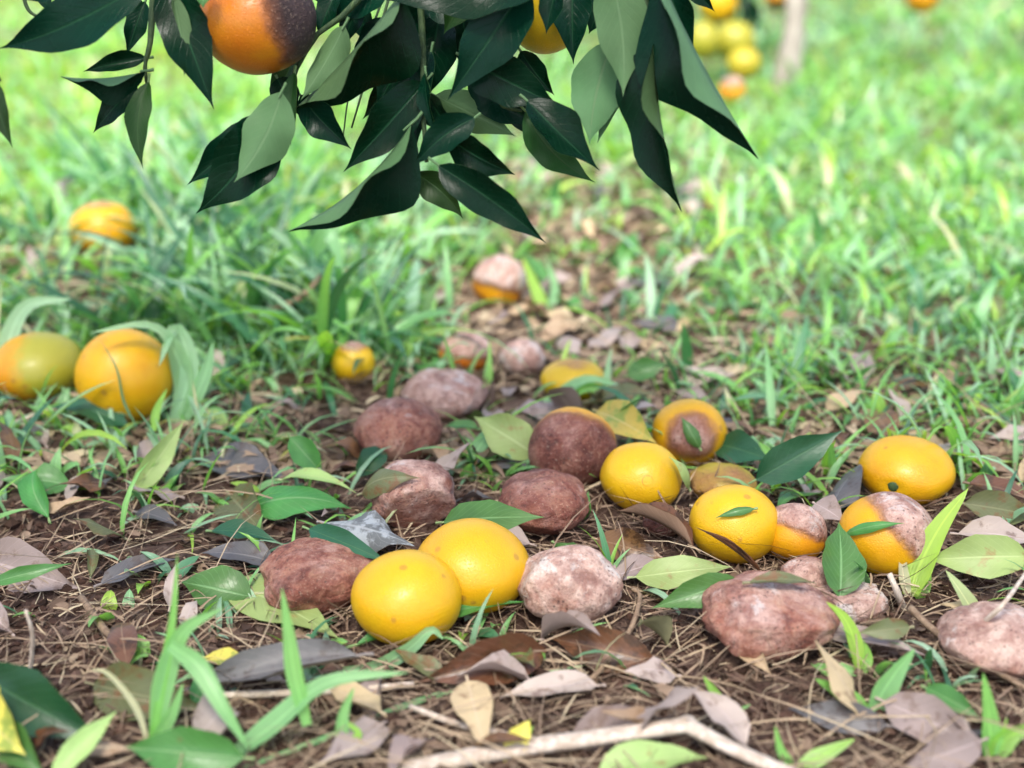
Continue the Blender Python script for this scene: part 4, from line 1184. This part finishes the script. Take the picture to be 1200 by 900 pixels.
# ------------------------------------------------------------------ uncountable cover: straw, crumbs, grass
def strip_field(base, az, length, width, th0, bend, tone, seg=6, fold=0.3, roll=None, sidebend=None):
    """many blades at once -> vertices, quads, uv, tone"""
    n = len(base)
    t = np.linspace(0, 1, seg + 1)
    th_ = th0[:, None] + bend[:, None] * t[None, :] ** 1.3
    thm = 0.5 * (th_[:, 1:] + th_[:, :-1])
    st = length[:, None] / seg
    hx = np.concatenate([np.zeros((n, 1)), np.cumsum(np.sin(thm) * st, 1)], 1)
    hz = np.concatenate([np.zeros((n, 1)), np.cumsum(np.cos(thm) * st, 1)], 1)
    sb = np.zeros((n, 1)) if sidebend is None else sidebend[:, None]
    lat = sb * length[:, None] * t[None, :] ** 2
    ca, sa = np.cos(az)[:, None], np.sin(az)[:, None]
    C = np.stack([base[:, 0:1] + hx * ca - lat * sa, base[:, 1:2] + hx * sa + lat * ca, base[:, 2:3] + hz], -1)
    nrm_ = np.stack([-np.cos(th_) * ca, -np.cos(th_) * sa, np.sin(th_)], -1)
    side = np.stack([np.broadcast_to(-sa, th_.shape), np.broadcast_to(ca, th_.shape), np.zeros_like(th_)], -1)
    if roll is not None:
        cr, sr = np.cos(roll)[:, None, None], np.sin(roll)[:, None, None]
        side, nrm_ = side * cr + nrm_ * sr, nrm_ * cr - side * sr
    w = width[:, None] * 0.5 * (np.where(t < 0.3, 0.55 + 0.45 * t / 0.3, 1) * np.clip((1 - t) / 0.6, 0, 1) ** 0.7)[None, :]
    L_ = C - side * w[..., None] + nrm_ * (w * fold)[..., None]
    R_ = C + side * w[..., None] + nrm_ * (w * fold)[..., None]
    V = np.stack([L_, C, R_], 2)                                # n, seg+1, 3, 3
    UV = np.zeros((n, seg + 1, 3, 2)); UV[..., 0, 0] = 0; UV[..., 1, 0] = .5; UV[..., 2, 0] = 1; UV[..., 1] = t[None, :, None]
    per = (seg + 1) * 3
    f = np.array([[i * 3 + a, i * 3 + a + 1, i * 3 + a + 4, i * 3 + a + 3] for i in range(seg) for a in range(2)])
    F = (np.arange(n)[:, None, None] * per + f[None]).reshape(-1, 4)
    tn = np.repeat(tone, per)
    return V.reshape(-1, 3), F, UV.reshape(-1, 2), tn


def grass_clumps(n, ymin, ymax, dens, len_rng, wid_rng, per=(4, 9), spread=0.02, power=1.0, xr=0.68, shift=0.0):
    bs, az, ln, wd, t0, bd, tn, rl, sb = ([] for _ in range(9))
    made = tries = 0
    while made < n and tries < n * 30:
        tries += 1
        y = ymin + (ymax - ymin) * R.random() ** power
        x = R.uniform(-xr, xr) * (y + 0.25)
        if R.random() > dens(x, y): continue
        if near_fruit(x, y, 0.004) and R.random() < 0.96: continue
        if any(abs(x - c_[0] * y / c_[1]) < 0.05 and c_[1] - 0.30 < y < c_[1] for c_ in (FRUITS['x'][0], FRUITS['w'][0], FRUITS['s'][0])) and R.random() < 0.93: continue
        made += 1
        lr = 0.55 + 0.6 * (0.5 + 0.5 * mnoise.noise(Vector((x * 2.3, y * 2.3, 7))))
        patch = 0.5 + 0.5 * mnoise.noise(Vector((x * 1.6, y * 1.6, 12)))
        tone0 = 0.10 + 0.40 * patch + (0.20 if x < -0.1 * y and y > 1.9 else 0.0)  # far left blades toned yellower, sunlit look put into their colour
        for _ in range(R.randint(*per)):
            a = R.uniform(0, 6.283)
            bx_, by_ = x + R.gauss(0, spread), y + R.gauss(0, spread)
            bs.append((bx_, by_, hgt(bx_, by_) - 0.003))
            az.append(a); ln.append(R.uniform(*len_rng) * lr); wd.append(R.uniform(*wid_rng))
            t0.append(R.uniform(0.1, 1.0)); bd.append(R.uniform(0.4, 1.9)); rl.append(R.uniform(-0.5, 0.5)); sb.append(R.uniform(-0.2, 0.2))
            tt = tone0 + shift + R.gauss(0, 0.2)
            if R.random() < 0.045: tt = R.uniform(0.88, 1.0)
            tn.append(min(1, max(0, tt)))
    return [np.array(v) for v in (bs, az, ln, wd, t0, bd, tn, rl, sb)]


def field(name, label, cat, g, mat, **kw):
    bs, az, ln, wd, t0, bd, tn, rl, sb = g
    V, F, UV, T = strip_field(bs, az, ln, wd, t0, bd, tn, roll=rl, sidebend=sb, **kw)
    return tag(mobj(name, mk_mesh(name, V, F, UV, {'tone': T}), mat), label, cat, kind="stuff")


def d_far(x, y):
    p = pathness(x, y)
    return (1 - 0.93 * p) if y > 1.15 else 0.45 * (1 - 0.93 * p)

field("meadow_grass", "dense soft green grass growing behind the fallen fruit", "grass",
      grass_clumps(4100, 1.12, 6.0, d_far, (0.04, 0.125), (0.004, 0.015), per=(4, 8), spread=0.025, power=0.8), GRASS)
field("meadow_grass", "low fine green grass filling gaps in the taller grass", "grass",
      grass_clumps(3800, 1.0, 3.2, d_far, (0.03, 0.08), (0.0025, 0.006), per=(5, 9), spread=0.03), GRASS, seg=5)
field("meadow_grass", "sparse green sprigs rising through the leaf litter", "grass",
      grass_clumps(800, 0.78, 2.2, lambda x, y: 0.25 + 0.5 * (1 - pathness(x, y)), (0.02, 0.07), (0.003, 0.008), per=(2, 5), spread=0.008), GRASS)
field("low_weeds", "small broad-leaved green weeds sprouting between the fruit and litter", "weeds",
      grass_clumps(420, 0.85, 2.3, lambda x, y: 0.35 + 0.4 * (1 - pathness(x, y)), (0.018, 0.045), (0.008, 0.016), per=(3, 7), spread=0.009, shift=0.08), GRASS)
# grass on beyond the view
field("meadow_grass", "far meadow grass running on behind the pale trunk", "grass",
      grass_clumps(2200, 5.0, 14.0, lambda x, y: 1.0, (0.12, 0.24), (0.010, 0.022), per=(4, 7), spread=0.06, xr=0.6), GRASS, seg=4)


def straw_field(n, dens, len_rng, w_rng, tones, zmax, seed, y0=0.45, y1=2.30):
    r = random.Random(seed)
    bs, az, ln, wd, t0, bd, tn, rl, sb = ([] for _ in range(9))
    while len(bs) < n:
        y = y0 + (y1 - y0) * r.random() ** 1.35
        x = r.uniform(-0.70, 0.70) * max(y, 0.8)
        if r.random() > dens(x, y) or near_fruit(x, y, -0.004): continue
        L = r.uniform(*len_rng) * (0.6 + 0.8 * r.random())
        bs.append((x, y, hgt(x, y) + r.uniform(-0.001, zmax) * r.random()))
        az.append(r.uniform(0, 6.283)); ln.append(L); wd.append(r.uniform(*w_rng))
        b = r.uniform(-0.6, 0.9)
        t0.append(1.571 - b * 0.5 + r.gauss(-0.05, 0.12)); bd.append(b)
        tn.append(min(1, max(0, r.gauss(*tones)))); rl.append(r.uniform(-1, 1)); sb.append(r.uniform(-0.35, 0.35))
    return [np.array(v) for v in (bs, az, ln, wd, t0, bd, tn, rl, sb)]

dp = lambda x, y: 0.08 + 0.92 * pathness(x, y)
field("dry_straw", "fine brown and pinkish straw shreds covering the soil", "straw",
      straw_field(34000, dp, (0.008, 0.035), (0.0006, 0.0019), (0.56, 0.22), 0.009, 3), STRAW, seg=3, fold=0.5)
field("dry_straw", "long pale straw stems strewn over the litter", "straw",
      straw_field(3300, dp, (0.04, 0.12), (0.0007, 0.0016), (0.8, 0.14), 0.016, 4), STRAW, seg=5, fold=0.5)

field("leaf_fragments", "pale crumbled leaf fragments carpeting the track between the grass", "litter",
      straw_field(6000, lambda x, y: pathness(x, y) ** 1.5, (0.012, 0.04), (0.004, 0.012), (0.66, 0.2), 0.008, 6, 1.15, 3.4), STRAW, seg=3, fold=0.25)
field("leaf_fragments", "brown leaf crumbs mixed into the bare soil", "litter",
      straw_field(2200, lambda x, y: pathness(x, y), (0.006, 0.02), (0.003, 0.009), (0.34, 0.2), 0.006, 8, 0.7, 1.4), STRAW, seg=3, fold=0.3)
rf_ = random.Random(77)
rows = []
for key_, (c, ax) in FRUITS.items():
    if c[2] > 0.12 or c[1] > 2.3: continue
    for _ in range(70):
        an = rf_.uniform(0, 6.283); q_ = ax[0] * rf_.uniform(0.82, 1.25)
        x, y = c[0] + q_ * math.cos(an), c[1] + q_ * math.sin(an)
        rows.append(((x, y, hgt(x, y) + rf_.uniform(0, 0.012)), an + 1.571 + rf_.gauss(0, 0.7), rf_.uniform(0.012, 0.045), rf_.uniform(0.0006, 0.0022),
                     1.45 + rf_.gauss(0, 0.3), rf_.uniform(-0.5, 0.7), min(1, max(0, rf_.gauss(0.42, 0.25))), rf_.uniform(-1, 1), rf_.uniform(-0.4, 0.4)))
field("dry_straw", "brown shreds heaped round the fallen fruit", "straw", [np.array(v) for v in zip(*rows)], STRAW, seg=4, fold=0.5)
# taller tangled grass left of the track
field("meadow_grass", "tall tangled broad-leaved grass beside the golden orange", "grass",
      grass_clumps(150, 1.42, 2.3, lambda x, y: math.exp(-((x + 0.21 * y) / 0.16) ** 2), (0.10, 0.23), (0.006, 0.016), per=(4, 8), spread=0.02, shift=-0.14), GRASS, seg=8)

# soil crumbs
ico_v = np.array([(0, 0, 1), (0.9, 0, 0.45), (0.28, 0.85, 0.45), (-0.72, 0.53, 0.45), (-0.72, -0.53, 0.45), (0.28, -0.85, 0.45),
                  (0.72, 0.53, -0.45), (-0.28, 0.85, -0.45), (-0.9, 0, -0.45), (-0.28, -0.85, -0.45), (0.72, -0.53, -0.45), (0, 0, -1)])
ico_f = np.array([(0, 1, 2), (0, 2, 3), (0, 3, 4), (0, 4, 5), (0, 5, 1), (1, 6, 2), (2, 7, 3), (3, 8, 4), (4, 9, 5), (5, 10, 1), (2, 6, 7), (3, 7, 8),
                  (4, 8, 9), (5, 9, 10), (1, 10, 6), (6, 11, 7), (7, 11, 8), (8, 11, 9), (9, 11, 10), (10, 11, 6)])
cv = []; ct = []
rc = random.Random(5)
while len(cv) < 12000:
    y = 0.45 + 1.75 * rc.random() ** 1.3
    x = rc.uniform(-0.70, 0.70) * max(y, 0.8)
    if rc.random() > pathness(x, y): continue
    cv.append((x, y, hgt(x, y) + 0.001)); ct.append(min(1, max(0, rc.gauss(0.45, 0.25))))
cv = np.array(cv)
sz = rng.gamma(2.0, 0.0011, len(cv)) + 0.0008
jit = 1 + 0.35 * rng.standard_normal((len(cv), 12, 1))
V = cv[:, None, :] + ico_v[None] * jit * sz[:, None, None] * np.array([1, 1, 0.7])
F = (np.arange(len(cv))[:, None, None] * 12 + ico_f[None]).reshape(-1, 3)
tag(mobj("soil_crumbs", mk_mesh("soil_crumbs", V.reshape(-1, 3), F, None, {'tone': np.repeat(ct, 12)}, smooth=False), CRUMB),
    "loose dark crumbs of soil between straw shreds", "soil", kind="stuff")

# unseen canopy of the near tree, added overhead to shade the foreground
rk = random.Random(21)
cb, caz, cl, cw, c0, cbd, crl, csb = ([] for _ in range(8))
while len(cb) < CROWN_N:
    x, y, z = rk.uniform(-1.9, 1.15), rk.uniform(-0.75, 0.85), rk.uniform(1.0, 2.0)
    if ((x + 0.35) / 1.5) ** 2 + ((y - 0.05) / 0.85) ** 2 + ((z - 1.45) / 0.65) ** 2 > 1: continue
    if mnoise.noise(Vector((x * 3.5, y * 3.5, z * 3.5))) < -0.22: continue
    cb.append((x - TB[0], y - TB[1], z - TB[2])); caz.append(rk.uniform(0, 6.283)); cl.append(rk.uniform(0.07, 0.11)); cw.append(rk.uniform(0.035, 0.05))
    c0.append(rk.uniform(0.9, 2.4)); cbd.append(rk.uniform(-0.2, 0.7)); crl.append(rk.uniform(-0.6, 0.6)); csb.append(rk.uniform(-0.1, 0.1))
V, F, UV, T = strip_field(*[np.array(v) for v in (cb, caz, cl, cw, c0, cbd, np.zeros(len(cb)))], seg=5, fold=0.3, roll=np.array(crl), sidebend=np.array(csb))
co = mobj("shade_crown", mk_mesh("shade_crown", V, F, UV), LM['citrus'][0], tree)
co['kind'] = "stuff"
for k_, (ex, ey, ez) in enumerate(((0.2, 0.1, 1.5), (-0.4, -0.3, 1.6), (0.6, 0.3, 1.35), (-0.9, 0.2, 1.8))):
    tpart("limb", [TB + (0.04, 0.06, 1.2 + 0.06 * k_), (TB + np.array((ex, ey, 1.0))) / 2 + (0, 0, 1.0), (ex, ey, ez), (ex + 0.3, ey - 0.15, ez + 0.05)],
          [0.026, 0.018, 0.010, 0.004], BARK, seg=14, sides=7)
